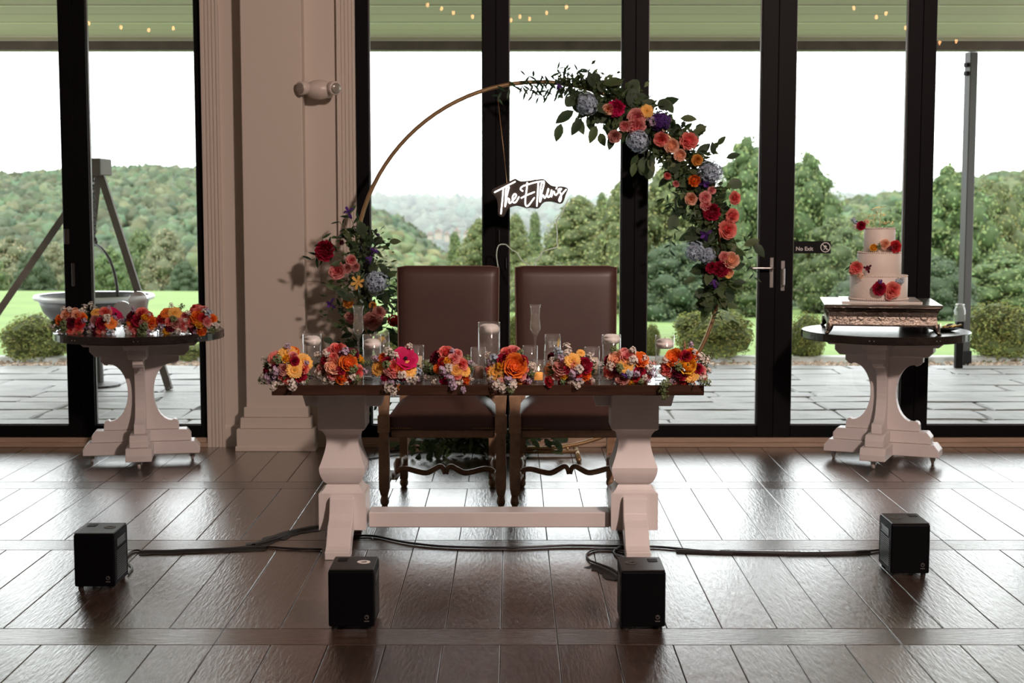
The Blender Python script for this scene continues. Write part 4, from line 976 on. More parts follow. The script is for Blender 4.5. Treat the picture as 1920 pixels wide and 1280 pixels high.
def mixc(a, b, t): return tuple(a[i]*(1-t)+b[i]*t for i in range(3))
def cups(mb, layers, c_out, c_in, rr, ruffle=0.0):
    """concentric cupped petals: layers of (count, r bottom, r top, z bottom, z top, lip)"""
    L = len(layers)
    for k, (n, rb, rt, zb, zt, lip) in enumerate(layers):
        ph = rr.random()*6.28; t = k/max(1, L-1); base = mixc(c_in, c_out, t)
        for i in range(n):
            a0 = ph+2*PI*i/n+rr.uniform(-.12, .12); half = PI/n*1.32; jz = rr.uniform(-.04, .04); jr = rr.uniform(-.03, .05); vs = []; cs = []
            nu, nv = 5, 4
            for j in range(nv):
                v = j/(nv-1)
                for u_ in range(nu):
                    u = -1+2*u_/(nu-1); e = 1-abs(u)**2.2*.35*v
                    r = rb+(rt+jr-rb)*(v**.75) + (lip if j == nv-1 else 0) + (ruffle*rr.uniform(-1, 1) if j == nv-1 else 0)
                    z = zb+(zt+jz-zb)*v*e - (lip*.35 if j == nv-1 else 0) + (ruffle*rr.uniform(-1, 1)*.6 if j == nv-1 else 0)
                    a = a0+u*half*(.55+.45*math.sin(PI*min(1, .15+v*.75)))
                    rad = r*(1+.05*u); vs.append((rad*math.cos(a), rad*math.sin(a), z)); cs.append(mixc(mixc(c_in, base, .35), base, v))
            mb.add(vs, [(j*nu+q, j*nu+q+1, (j+1)*nu+q+1, (j+1)*nu+q) for j in range(nv-1) for q in range(nu-1)], cs)
def petal_ring(mb, n, r0, r1, z0, z1, wd, droop, c, rr, ph=0, notch=False):
    for i in range(n):
        a = ph+2*PI*i/n+rr.uniform(-.05, .05); x = Vector((math.cos(a), math.sin(a), 0)); y = Vector((-x.y, x.x, 0)); l = rr.uniform(.92, 1.05); vs = []; k = rr.uniform(.85, 1.12)
        for v, ww in ((0, .35), (.45, .9), (.85, 1.0), (1, .35 if not notch else .8)):
            r = r0+(r1*l-r0)*v; z = z0+(z1-z0)*v-droop*v*v
            for u in (-1, 0, 1): p = x*r+y*(u*wd*ww*.5); vs.append((p.x, p.y, z+(-.03*wd*8 if u == 0 else 0)*.3))
        cc = (c[0]*k, c[1]*k, c[2]*k)
        mb.add(vs, [(j*3+q, j*3+q+1, (j+1)*3+q+1, (j+1)*3+q) for j in range(3) for q in range(2)], cc)
FM = {}
def floret(mb, p, d, s, c, rr, n=5):
    d = Vector(d).normalized(); u = d.orthogonal().normalized(); v = d.cross(u); p = Vector(p); th = rr.random()*6
    for i in range(n):
        a = th+2*PI*i/n; e = u*math.cos(a)+v*math.sin(a); f = v*math.cos(a)-u*math.sin(a)
        mb.add([p, p+e*s*.6+f*s*.42+d*s*.22, p+e*s+d*s*.15, p+e*s*.6-f*s*.42+d*s*.22], [(0, 1, 2, 3)], jc(c, .15))
def fmesh(kind, col):
    if (kind, col) in FM: return FM[(kind, col)]
    rr = random.Random(hash_s(kind+col)); o, i_ = COL[col]; mb = MB(); sub = None
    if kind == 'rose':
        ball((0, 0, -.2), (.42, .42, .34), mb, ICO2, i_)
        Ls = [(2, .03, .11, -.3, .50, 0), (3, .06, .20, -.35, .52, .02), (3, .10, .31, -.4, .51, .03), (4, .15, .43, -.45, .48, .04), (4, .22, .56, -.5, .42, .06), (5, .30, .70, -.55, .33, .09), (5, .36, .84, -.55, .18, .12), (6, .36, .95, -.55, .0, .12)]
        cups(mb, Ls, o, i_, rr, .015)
    elif kind == 'ranunculus':
        ball((0, 0, -.08), (.55, .55, .34), mb, ICO2, i_)
        Ls = [(4, .05, .10, -.1, .42, 0), (5, .2, .26, -.2, .46, -.06), (6, .34, .42, -.3, .45, -.05), (7, .46, .58, -.4, .38, -.03), (7, .55, .74, -.45, .28, 0), (8, .55, .90, -.5, .12, .05)]
        cups(mb, Ls, o, i_, rr, .008); ball((0, 0, .26), .13, mb, ICO1, (.10, .14, .03))
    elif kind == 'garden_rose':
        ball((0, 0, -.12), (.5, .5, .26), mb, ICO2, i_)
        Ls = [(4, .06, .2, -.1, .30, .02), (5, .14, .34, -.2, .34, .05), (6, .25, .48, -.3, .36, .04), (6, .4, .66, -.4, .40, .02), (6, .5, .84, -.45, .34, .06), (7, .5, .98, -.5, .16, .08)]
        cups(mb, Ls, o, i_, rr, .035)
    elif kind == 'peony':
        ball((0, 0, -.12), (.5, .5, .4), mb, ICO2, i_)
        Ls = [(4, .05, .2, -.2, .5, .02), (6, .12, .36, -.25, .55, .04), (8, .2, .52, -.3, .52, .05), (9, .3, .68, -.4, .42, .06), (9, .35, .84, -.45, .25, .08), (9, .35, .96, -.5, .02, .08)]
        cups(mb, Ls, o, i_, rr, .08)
    elif kind == 'gerbera_daisy':
        petal_ring(mb, 22, .15, 1.0, 0, .10, .26, .08, o, rr); petal_ring(mb, 20, .12, .84, .05, .18, .24, .06, o, rr, .1); petal_ring(mb, 16, .1, .45, .08, .22, .14, .02, mixc(o, i_, .6), rr)
        s = MB(); ball((0, 0, .07), (.22, .22, .10), s, ICO2, mixc(i_, (.25, .16, .03), .55), .2); sub = ('flower_centre', s.mesh('flower_centre', 'petal', True))
    elif kind == 'anemone':
        Ls = [(5, .1, .80, -.2, .30, .10), (6, .12, 1.0, -.25, .16, .12)]
        cups(mb, Ls, o, mixc(o, i_, .5), rr, .05); s = MB(); ball((0, 0, .05), (.17, .17, .13), s, ICO2, (.03, .008, .02), .2); sub = ('flower_centre', s.mesh('flower_centre', 'petal', True))
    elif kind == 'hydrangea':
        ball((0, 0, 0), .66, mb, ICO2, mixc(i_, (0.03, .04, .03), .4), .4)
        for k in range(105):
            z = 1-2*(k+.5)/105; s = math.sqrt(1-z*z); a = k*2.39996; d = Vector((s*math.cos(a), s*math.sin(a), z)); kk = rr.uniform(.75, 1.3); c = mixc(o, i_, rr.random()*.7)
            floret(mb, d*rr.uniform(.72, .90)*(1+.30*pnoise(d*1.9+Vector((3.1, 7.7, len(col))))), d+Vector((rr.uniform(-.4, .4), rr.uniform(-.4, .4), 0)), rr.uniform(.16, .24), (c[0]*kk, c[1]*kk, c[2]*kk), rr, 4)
    elif kind == 'iris':
        for k in range(6):
            a = k*PI/3; x = Vector((math.cos(a), math.sin(a), 0)); y = Vector((-x.y, x.x, 0)); up = k % 2; vs = []
            for v, ww in ((0, .12), (.4, .34), (.75, .46), (1, .2)):
                r = v*(.55 if up else .95); z = (v*.9 if up else .35*v-.75*v*v*v)
                for u in (-1, 0, 1): p = x*r+y*u*ww*.5; vs.append((p.x, p.y, z+.05*abs(u)))
            mb.add(vs, [(j*3+q, j*3+q+1, (j+1)*3+q+1, (j+1)*3+q) for j in range(3) for q in range(2)], jc(o if up else i_, .2))
        tube([(0, 0, -.5), (0, 0, .1)], .07, 6, mb, col=(.05, .10, .03))
    elif kind == 'bloom_spike':                  # a spray of many small florets on thin stems, green buds at the tips
        for k in range(30):
            t = k/29; a = k*2.4; r = .75*(1-.5*t)*math.sqrt(rr.random()); p = Vector((r*math.cos(a), r*math.sin(a), -.5+1.4*t)); d = Vector((p.x, p.y, .5+.3*rr.random()))
            kk = rr.uniform(.7, 1.2); c = mixc(o, i_, rr.random()*.6)
            if rr.random() < .22: ball(p, .09, mb, ICO1, (.16*kk, .20*kk, .09*kk))
            else: floret(mb, p, d, .24, (c[0]*kk, c[1]*kk, c[2]*kk), rr)
            if k % 2 == 0: tube([(0, 0, -.75), p*.5, p-d.normalized()*.03], .018, 4, mb, col=(.07, .11, .04))
    elif kind == 'astilbe_plume':
        for k in range(60):
            t = rr.random(); r = .34*(1-t)*rr.random()**.5; a = rr.random()*6.28; p = Vector((r*math.cos(a), r*math.sin(a), -.6+1.6*t)); kk = rr.uniform(.7, 1.2)
            ball(p, (.05, .05, .09), mb, ICO1, (o[0]*kk*.8, o[1]*kk*.6, o[2]*kk*.6))
        tube([(0, 0, -.9), (0, 0, .9)], .03, 5, mb, col=(.12, .09, .04))
    elif kind == 'lily':
        petal_ring(mb, 6, .05, 1.0, 0, .55, .42, .35, o, rr); tube([(0, 0, 0), (0, 0, .5)], .03, 5, mb, col=(.3, .2, .05))
    FM[(kind, col)] = (mb.mesh(kind, 'petal', kind not in ('hydrangea', 'bloom_spike', 'gerbera_daisy')), sub); return FM[(kind, col)]
def hash_s(s):
    h = 7
    for ch in s: h = (h*31+ord(ch)) % 100003
    return h
KW = dict(rose='rose', ranunculus='ranunculus', garden_rose='garden rose', peony='peony', gerbera_daisy='gerbera daisy', anemone='anemone', hydrangea='hydrangea head', iris='iris', bloom_spike='small blossom spray', astilbe_plume='astilbe plume', lily='lily')
def flower(parent, kind, col, p, d, r):
    me, sub = fmesh(kind, col); q = quat(d); spin = Vector((0, 0, 1)).rotation_difference(Vector((0, 0, 1)))
    q = q @ Euler((0, 0, R.uniform(0, 6.28))).to_quaternion()
    o = link(kind, me, parent, p, q, label=WORD[col]+' '+KW[kind], scale=r*R.uniform(.95, 1.05))
    if sub: link(sub[0], sub[1], o)
    return o
# leaves: a broad one, a round one, a narrow one, each with a folded midrib
def leaf_mesh(name, wd, curl, tones, pr):
    out = []
    for ti, c in enumerate(tones):
        mb = MB(); vs = []; cs = []
        for j, (v, ww) in enumerate(pr):
            for u in (-1, 0, 1):
                vs.append((u*wd*.5*ww, v, -curl*v*v+(.10*wd*abs(u)*ww))); k = .8 if u == 0 else 1.0; cs.append((c[0]*k, c[1]*k, c[2]*k))
        mb.add(vs, [(j*3+q, j*3+q+1, (j+1)*3+q+1, (j+1)*3+q) for j in range(len(pr)-1) for q in range(2)], cs)
        tube([(0, -.16, -.0), (0, .0, -.005)], .018, 4, mb, col=(c[0]*.8, c[1]*.7, c[2]*.6))
        out.append(mb.mesh(name, 'leaf', True))
    return out
GR = [(.06, .105, .04), (.09, .14, .05), (.04, .07, .034), (.12, .155, .07)]
LEAF = {'broad': leaf_mesh('leaf', .52, .18, GR, [(0, .1), (.2, .72), (.45, 1), (.7, .8), (.88, .4), (1, .03)]),
        'round': leaf_mesh('leaf', .85, .1, [(.075, .11, .06), (.10, .135, .08), (.05, .08, .045)], [(0, .2), (.2, .78), (.5, 1), (.8, .78), (.95, .4), (1, .1)]),
        'narrow': leaf_mesh('leaf', .26, .22, [(.025, .06, .03), (.035, .08, .035), (.02, .045, .025)], [(0, .1), (.25, .8), (.5, 1), (.75, .65), (1, .03)])}
def leaf(parent, kind, p, d, nrm, l):
    d = Vector(d).normalized(); n = Vector(nrm); n = n - d*n.dot(d)
    if n.length < 1e-4: n = d.orthogonal()
    n.normalize(); x = d.cross(n); m = Matrix((x, d, n)).transposed()
    return link('leaf', R.choice(LEAF[kind]), parent, p, m.to_quaternion(), scale=l)
def sprig(parent, pts, kind, l, step, name='sprig_stem', r=.0016):
    q = smooth(pts, 5); tube(q, r, 5, col=(.05, .075, .03)).build(name, 'leaf', parent, True)
    acc = 0; side = 1
    for a, b in zip(q, q[1:]):
        acc += (b-a).length
        if acc > step:
            acc = 0; t = (b-a).normalized(); up = Vector((0, -1, .2)); s = t.cross(up).normalized()*side; side = -side
            leaf(parent, kind, b, t*.7+s*1.0+Vector((0, R.uniform(-.4, .3), R.uniform(-.3, .2))), up+Vector((R.uniform(-.7, .7), 0, R.uniform(-.5, .7))), l*R.uniform(.8, 1.15))
def greens(parent, n, pick, l0, l1, name='filler_foliage'):
    """small leaves too dense to tell apart, joined"""
    mb = MB()
    for i in range(n):
        p, d = pick(); d = Vector(d).normalized(); u = d.orthogonal().normalized(); th = R.uniform(0, 6.28); u = u*math.cos(th)+d.cross(u)*math.sin(th)
        l = R.uniform(l0, l1); c = jc(R.choice(GR), .25); s = u.cross(d)
        a = Vector(p); b = a+d*l*.5+u*l*.25; e = a+d*l
        mb.add([a, b, e, a+d*l*.5-u*l*.25+s*l*.05], [(0, 1, 2, 3)], c)
    return mb.build(name, 'leaf', parent, kind='stuff')
def bouquet(label, cpx, cpy, Yc, zt, items, group, rb=.105, vase=True, ry=None):
    c = at(cpx, cpy, Yc); t = thing('flower_bouquet', label, 'bouquet', (c.x, Yc, zt), 0, group); L = Vector((c.x, Yc, zt)); cz = Vector((0, 0, c.z-zt))
    if vase:
        lathe([(.001, .001), (.038, .001), (.042, .006), (.044, .07), (.042, .07), (.039, .01), (.001, .008)], 20, caps=False).build('vase', 'thin', t, True)
    for it in items:
        px, py, kind, col, r = it[:5]; s = Yc/F; dx, dz = (px-c_px(c))*s, (c_py(c)-py)*s
        rho = math.hypot(dx, dz*1.15); dep = math.sqrt(max(.0, rb*rb-rho*rho))*.95 if rho < rb else (rb*1.12 if dz < -.055 and rb else -.02)
        if dz < -.07: dep = max(dep, rb*1.05)
        p = at(px, py, Yc-dep); rel = p-L; lo = .016 if kind != 'bloom_spike' else .010
        if rel.z < lo and Yc-dep > 6.25: pass
        d = rel - cz*.55 + Vector((0, -.045, .0)); 
        if kind in ('bloom_spike', 'astilbe_plume'): d = rel - cz*.7 + Vector((0, -.01, .0))
        rr_ = r*s*(1.16 if kind != 'bloom_spike' else 1.3)
        flower(t, kind, col, rel - d.normalized()*rr_*.25, d, rr_)
    for i in range(11):                            # small blossoms tucked between the large flowers, most of them low
        a = R.uniform(PI*1.0, PI*2.0) if i < 8 else R.uniform(0, PI); d = Vector((math.cos(a), -R.uniform(.25, .75), math.sin(a)*.75)).normalized()
        rel = cz+d*rb*R.uniform(.92, 1.08); rel.z = max(rel.z, .016)
        flower(t, 'bloom_spike', R.choice(('white', 'white', 'lilac', 'green', 'white')), rel, d+Vector((0, -.3, 0)), R.uniform(.018, .026))
    def pick():
        d = Vector((R.gauss(0, 1), R.gauss(0, 1)-.2, R.gauss(0, .8))).normalized(); p = Vector((d.x*rb*.78, d.y*rb*.6, cz.z+d.z*cz.z*.62)); return p, d+Vector((0, 0, .2))
    greens(t, 170, pick, .018, .035)
    for i in range(9):
        a = 2*PI*i/9+R.uniform(-.3, .3); d = Vector((math.cos(a), math.sin(a), R.uniform(-.35, .25))); leaf(t, R.choice(('broad', 'narrow')), Vector((d.x*rb*.62, d.y*rb*.5, cz.z*.55+.01)), d, (0, 0, 1), R.uniform(.035, .055))
    return t
def c_px(c): d = c-Vector((0, 0, H)); return 960+F*d.x/(d.y*CT-d.z*ST)
def c_py(c): d = c-Vector((0, 0, H)); return 640-F*(d.y*ST+d.z*CT)/(d.y*CT-d.z*ST)
g, rn, ro, gr, sp, an = 'gerbera_daisy', 'ranunculus', 'rose', 'garden_rose', 'bloom_spike', 'anemone'
BQ = 'bouquets along the long table'
bouquet('bouquet at the left end of the long table, yellow gerberas above lilac sprays', 537, 690, 6.345, TZ,
 [(553, 693, g, 'gold', 15), (574, 676, g, 'gold', 15), (540, 659, g, 'gold', 16), (552, 655, ro, 'orange', 9), (537, 671, rn, 'yellow', 8), (566, 703, ro, 'crimson', 12), (513, 668, g, 'coral', 13), (550, 665, ro, 'pink', 8), (530, 692, ro, 'dusty', 10), (497, 695, rn, 'crimson', 7), (572, 690, ro, 'coral', 9), (536, 712, ro, 'coral', 8), (527, 705, rn, 'pink', 7), (518, 688, ro, 'burgundy', 9), (553, 675, ro, 'crimson', 8),
  (508, 707, sp, 'lilac', 15), (519, 695, sp, 'lilac', 13), (528, 718, sp, 'white', 12), (520, 674, sp, 'green', 11), (548, 724, sp, 'white', 11), (579, 706, sp, 'lilac', 10), (495, 712, sp, 'green', 12), (513, 726, sp, 'white', 9), (565, 715, sp, 'white', 9)], BQ)
bouquet('bouquet second from the left on the long table, peach garden rose in its centre', 636, 688, 6.35, TZ,
 [(632, 651, ro, 'coral', 15), (616, 658, ro, 'pink', 12), (625, 684, gr, 'peach', 15), (654, 678, gr, 'orange', 14), (678, 671, rn, 'yellow', 9), (664, 660, ro, 'burgundy', 10), (673, 697, ro, 'coral', 12), (641, 706, rn, 'orange', 13), (621, 703, ro, 'pink', 9), (601, 691, ro, 'dusty', 11), (624, 668, ro, 'coral', 8), (648, 664, ro, 'burgundy', 8), (607, 674, ro, 'crimson', 7), (655, 710, rn, 'red', 8), (640, 692, ro, 'crimson', 8),
  (645, 661, sp, 'lilac', 11), (598, 668, sp, 'white', 11), (603, 702, sp, 'white', 12), (612, 712, sp, 'white', 11), (660, 706, sp, 'white', 11), (662, 692, sp, 'green', 11), (688, 682, sp, 'green', 11), (659, 718, sp, 'white', 8)], BQ)
bouquet('bouquet third from the left on the long table with one large hot pink bloom', 742, 690, 6.345, TZ,
 [(762, 669, an, 'hotpink', 19), (707, 688, g, 'gold', 15), (737, 686, ro, 'coral', 11), (739, 700, ro, 'pink', 9), (768, 692, g, 'gold', 14), (716, 668, ro, 'orange', 8), (752, 690, ro, 'orange', 9), (721, 706, rn, 'hotpink', 8), (728, 694, ro, 'dusty', 9), (755, 704, ro, 'burgundy', 9), (724, 676, ro, 'crimson', 8),
  (729, 661, sp, 'white', 13), (741, 668, sp, 'white', 10), (725, 683, sp, 'green', 10), (753, 702, sp, 'white', 12), (764, 710, sp, 'white', 10), (733, 716, sp, 'lilac', 12), (728, 727, sp, 'white', 11), (747, 726, astk := 'astilbe_plume', 'amber', 12), (783, 697, sp, 'blue', 10), (722, 716, sp, 'lilac', 9), (738, 736, sp, 'white', 8)], BQ)
bouquet('bouquet fourth from the left on the long table, big coral rose on top', 843, 690, 6.35, TZ,
 [(835, 657, ro, 'coral', 14), (858, 661, ro, 'pink', 9), (851, 671, ro, 'pink', 10), (868, 681, ro, 'coral', 11), (816, 665, ro, 'burgundy', 10), (812, 675, ro, 'burgundy', 8), (828, 678, rn, 'red', 8), (841, 676, rn, 'yellow', 8), (856, 692, g, 'amber', 11), (874, 695, g, 'gold', 10), (873, 713, rn, 'orange', 11), (835, 713, rn, 'hotpink', 11), (857, 702, ro, 'coral', 9), (820, 690, ro, 'orange', 8), (829, 694, ro, 'crimson', 7),
  (806, 688, sp, 'green', 12), (832, 694, sp, 'lilac', 13), (842, 690, sp, 'white', 11), (845, 707, sp, 'lilac', 12), (858, 718, sp, 'white', 11), (850, 724, sp, 'lilac', 10), (869, 732, sp, 'lilac', 7), (876, 672, sp, 'green', 9)], BQ)
bouquet('bouquet fifth from the left on the long table, large orange garden rose in front', 955, 690, 6.345, TZ,
 [(966, 684, gr, 'orange', 19), (950, 658, ro, 'coral', 11), (963, 655, ro, 'pink', 12), (982, 674, ro, 'crimson', 10), (943, 671, ro, 'crimson', 11), (940, 683, rn, 'yellow', 8), (928, 697, g, 'gold', 16), (979, 703, ro, 'pink', 10), (986, 715, rn, 'coral', 11), (988, 690, ro, 'coral', 7), (990, 701, ro, 'burgundy', 8), (972, 716, rn, 'amber', 8), (915, 690, ro, 'coral', 9), (917, 710, ro, 'peach', 9), (955, 702, ro, 'crimson', 8),
  (928, 672, sp, 'blue', 12), (919, 680, sp, 'lilac', 9), (955, 709, sp, 'lilac', 13), (931, 722, sp, 'white', 11), (943, 728, sp, 'white', 10), (961, 722, sp, 'white', 12), (958, 733, sp, 'green', 8), (940, 712, sp, 'pink', 11), (976, 660, sp, 'green', 8)], BQ)
bouquet('bouquet sixth from the left on the long table, dusty pink rose under a pale gerbera', 1072, 690, 6.35, TZ,
 [(1051, 687, ro, 'dusty', 14), (1074, 674, g, 'gold', 14), (1098, 684, gr, 'crimson', 13), (1060, 719, ro, 'hotpink', 13), (1057, 702, rn, 'yellow', 8), (1100, 702, rn, 'orange', 11), (1105, 714, rn, 'coral', 11), (1025, 690, gr, 'peach', 12), (1045, 704, ro, 'pink', 8), (1031, 665, ro, 'burgundy', 8), (1077, 684, ro, 'pink', 9), (1028, 716, rn, 'red', 9), (1085, 700, ro, 'red', 7), (1064, 692, ro, 'crimson', 7), (1090, 660, g, 'gold', 8),
  (1046, 660, sp, 'blue', 12), (1063, 652, sp, 'white', 11), (1074, 700, sp, 'lilac', 11), (1085, 692, sp, 'white', 12), (1083, 712, sp, 'lilac', 11), (1082, 722, sp, 'white', 9), (1030, 705, 'astilbe_plume', 'peach', 13), (1052, 671, sp, 'lilac', 9), (1104, 668, sp, 'white', 9)], BQ)
bouquet('bouquet seventh from the left on the long table, yellow bloom hanging over the edge', 1178, 690, 6.345, TZ,
 [(1154, 671, gr, 'peach', 14), (1175, 667, ro, 'pink', 12), (1203, 672, gr, 'orange', 14), (1173, 684, g, 'gold', 14), (1186, 719, rn, 'yellow', 11), (1165, 711, ro, 'dusty', 12), (1140, 695, ro, 'coral', 12), (1170, 657, ro, 'pink', 8), (1180, 662, ro, 'pink', 8), (1202, 694, ro, 'crimson', 10), (1216, 703, ro, 'coral', 10), (1209, 716, rn, 'peach', 9), (1138, 672, ro, 'crimson', 8), (1196, 708, ro, 'red', 8), (1155, 692, ro, 'burgundy', 8),
  (1187, 676, sp, 'white', 12), (1147, 687, sp, 'white', 12), (1180, 699, sp, 'blue', 11), (1172, 703, sp, 'purple', 9), (1163, 690, sp, 'green', 10), (1213, 690, sp, 'white', 11), (1222, 682, sp, 'pink', 9), (1194, 700, sp, 'lilac', 9), (1206, 706, sp, 'white', 9)], BQ)
bouquet('bouquet at the right end of the long table, orange roses over a green trailing sprig', 1284, 688, 6.345, TZ,
 [(1262, 668, gr, 'orange', 16), (1299, 663, rn, 'orange', 14), (1290, 684, rn, 'yellow', 15), (1297, 703, g, 'gold', 13), (1249, 691, ro, 'coral', 13), (1262, 714, ro, 'dusty', 11), (1286, 665, ro, 'crimson', 10), (1318, 694, ro, 'pink', 9), (1323, 707, ro, 'coral', 8), (1311, 690, ro, 'crimson', 8), (1283, 716, ro, 'red', 8), (1270, 697, ro, 'burgundy', 9), (1280, 705, ro, 'crimson', 8),
  (1312, 670, sp, 'white', 12), (1323, 676, sp, 'white', 11), (1330, 667, sp, 'green', 10), (1315, 707, sp, 'white', 12), (1246, 720, sp, 'green', 10), (1243, 731, sp, 'green', 9), (1245, 744, sp, 'green', 8), (1284, 649, 'astilbe_plume', 'peach', 11), (1302, 719, 'astilbe_plume', 'amber', 11), (1326, 717, sp, 'green', 9), (1272, 688, sp, 'green', 9)], BQ)
# posies crowded on the left round table
PQ = 'posies on the left round table'
def posy(label, cpx, items): bouquet(label, cpx, 606, 8.56, RH, items, PQ, rb=.105)
posy('posy at the left edge of the left round table with pale peach roses', 132, [(126, 586, ro, 'peach', 11), (145, 588, ro, 'peach', 9), (155, 593, ro, 'orange', 9), (110, 598, ro, 'orange', 9), (132, 619, ro, 'coral', 7), (147, 617, ro, 'coral', 9), (150, 604, ro, 'red', 9), (134, 604, ro, 'burgundy', 9), (157, 578, sp, 'white', 9), (120, 606, sp, 'green', 9), (104, 612, sp, 'white', 10), (157, 601, sp, 'lilac', 8), (120, 616, sp, 'green', 9), (165, 612, sp, 'burgundy', 7), (142, 580, rn, 'peach', 6)])
posy('second posy from the left on the left round table, beside the magenta bloom', 192, [(179, 584, g, 'gold', 10), (198, 582, ro, 'coral', 10), (219, 586, an, 'hotpink', 14), (209, 605, g, 'orange', 11), (189, 620, ro, 'coral', 9), (190, 604, ro, 'crimson', 9), (176, 598, ro, 'dusty', 8), (172, 573, sp, 'white', 9), (200, 597, sp, 'white', 11), (172, 612, sp, 'lilac', 10), (205, 620, sp, 'blue', 8), (219, 600, 'astilbe_plume', 'hotpink', 8), (229, 608, 'astilbe_plume', 'peach', 10), (179, 618, ro, 'burgundy', 8), (160, 585, sp, 'white', 8)])
posy('middle posy on the left round table with dark crimson roses', 264, [(247, 591, ro, 'burgundy', 10), (259, 598, ro, 'crimson', 11), (266, 584, ro, 'coral', 11), (273, 595, rn, 'yellow', 7), (286, 604, ro, 'orange', 11), (280, 590, rn, 'coral', 8), (245, 612, ro, 'coral', 9), (254, 620, ro, 'pink', 9), (243, 602, g, 'orange', 8), (270, 606, ro, 'dusty', 8), (270, 612, sp, 'green', 10), (263, 622, sp, 'green', 9), (240, 615, sp, 'white', 9), (277, 620, sp, 'lilac', 9), (270, 629, sp, 'green', 8)])
posy('second posy from the right on the left round table with an orange gerbera', 322, [(311, 585, g, 'orange', 11), (328, 584, g, 'gold', 12), (301, 596, ro, 'red', 9), (343, 609, ro, 'pink', 12), (312, 620, ro, 'yellow', 8), (352, 602, ro, 'coral', 10), (330, 605, ro, 'dusty', 9), (318, 603, ro, 'coral', 8), (320, 612, ro, 'burgundy', 8), (303, 612, sp, 'lilac', 10), (340, 576, sp, 'green', 8), (325, 598, sp, 'green', 9), (298, 626, sp, 'green', 8), (333, 620, sp, 'white', 9), (347, 592, ro, 'pink', 8)])
posy('posy at the right edge of the left round table piled with coral roses', 378, [(358, 586, ro, 'coral', 10), (368, 592, ro, 'orange', 11), (366, 573, ro, 'coral', 10), (380, 577, ro, 'pink', 9), (389, 602, ro, 'pink', 8), (374, 607, rn, 'yellow', 8), (378, 621, rn, 'orange', 9), (400, 596, ro, 'orange', 8), (357, 604, ro, 'coral', 8), (381, 594, ro, 'red', 8), (363, 617, ro, 'burgundy', 8), (391, 588, sp, 'blue', 10), (384, 585, sp, 'white', 8), (402, 610, sp, 'white', 9), (398, 620, sp, 'green', 8), (369, 582, ro, 'coral', 8)])
# flowers on the cake (laid on the tiers)
def cakefl(name, label, items):
    p0 = at(items[0][0], items[0][1], 8.62); t = thing(name, label, 'flowers', p0, 0, 'fresh flowers on the cake')
    for px, py, kind, col, r, Y in items:
        p = at(px, py, Y); d = Vector((p.x-2.152, p.y-8.76-.25, .03)); flower(t, kind, col, p-p0, d, r*Y/F*1.05)
    for i in range(3):
        p = at(items[0][0]+R.uniform(-12, 12), items[0][1]+R.uniform(-8, 8), items[0][5]+.025); leaf(t, 'narrow', p-p0, (R.uniform(-1, 1), 0, R.uniform(-.5, 1)), (0, -1, .2), .045)
    return t
cakefl('cake_flowers', 'blue star blossom and crimson rose at the left of the top tier', [(1614, 423, ro, 'crimson', 8, 8.70), (1601, 413, sp, 'blue', 8, 8.70), (1603, 424, sp, 'white', 6, 8.71), (1624, 416, sp, 'peach', 7, 8.72)])
cakefl('cake_flowers', 'crimson and peach roses with a yellow bud at the foot of the top tier', [(1680, 462, ro, 'red', 11, 8.64), (1660, 458, ro, 'peach', 9, 8.64), (1638, 464, rn, 'yellow', 7, 8.64), (1648, 462, sp, 'green', 7, 8.64), (1669, 465, sp, 'burgundy', 6, 8.63)])
cakefl('cake_flowers', 'coral bloom with a dark sprig at the left of the middle tier', [(1605, 502, 'peony', 'coral', 11, 8.60), (1613, 516, sp, 'peach', 8, 8.60), (1627, 503, 'iris', 'burgundy', 9, 8.62), (1598, 508, ro, 'coral', 6, 8.62)])
cakefl('cake_flowers', 'pink rose and dark crimson bloom on the front of the bottom tier', [(1675, 543, ro, 'coral', 14, 8.565), (1649, 541, ro, 'crimson', 12, 8.565), (1650, 529, sp, 'purple', 8, 8.575), (1688, 526, sp, 'blue', 10, 8.59), (1668, 556, rn, 'pink', 7, 8.565)])

# ------------------------------------------------------------------ hoop, garland, left arrangement, floor greenery
HY = 8.95; hc = at(1009, 501, HY); HR = (342/F)*(HY+.03)
ha = thing('hoop_arch', 'slim gold metal hoop standing behind the chairs', 'arch', (hc.x, HY, 0))
hcz = hc.z; HB = hcz-HR
tube([(HR*math.cos(2*PI*i/96), 0, hcz+HR*math.sin(2*PI*i/96)) for i in range(96)], .0125, 10, closed=True).build('hoop', 'hoop', ha, True)
for s in (-1, 1):
    mb = MB(); tube([(s*.24, -.24, .016), (s*.24, .24, .016)], .0145, 10, mb); mb.build('foot_tube', 'hoop', ha, True)
    lathe([(.015, 0), (.016, .004), (.016, .022)], 10, None, 0, c=(s*.24, .22)).build('end_cap', 'rubber', ha)
tube([(-.24, 0, .026), (.24, 0, .026)], .012, 8).build('cross_tube', 'hoop', ha, True)
for s in (-1, 1):
    k = HR-math.sqrt(HR*HR-.18**2); tube([(s*.18, 0, .028), (s*.18, 0, HB+k)], .010, 8).build('upright', 'hoop', ha, True)
def apos(deg, off=0, dy=0):                       # a point on the hoop ring, off metres outward
    a = math.radians(deg); return Vector((hc.x+(HR+off)*math.cos(a), HY+dy, hcz+(HR+off)*math.sin(a)))
ga = thing('floral_garland', 'hanging garland of roses, hydrangeas and dark leaves over the upper right of the hoop', 'garland', apos(40)); GO = ga.location.copy()
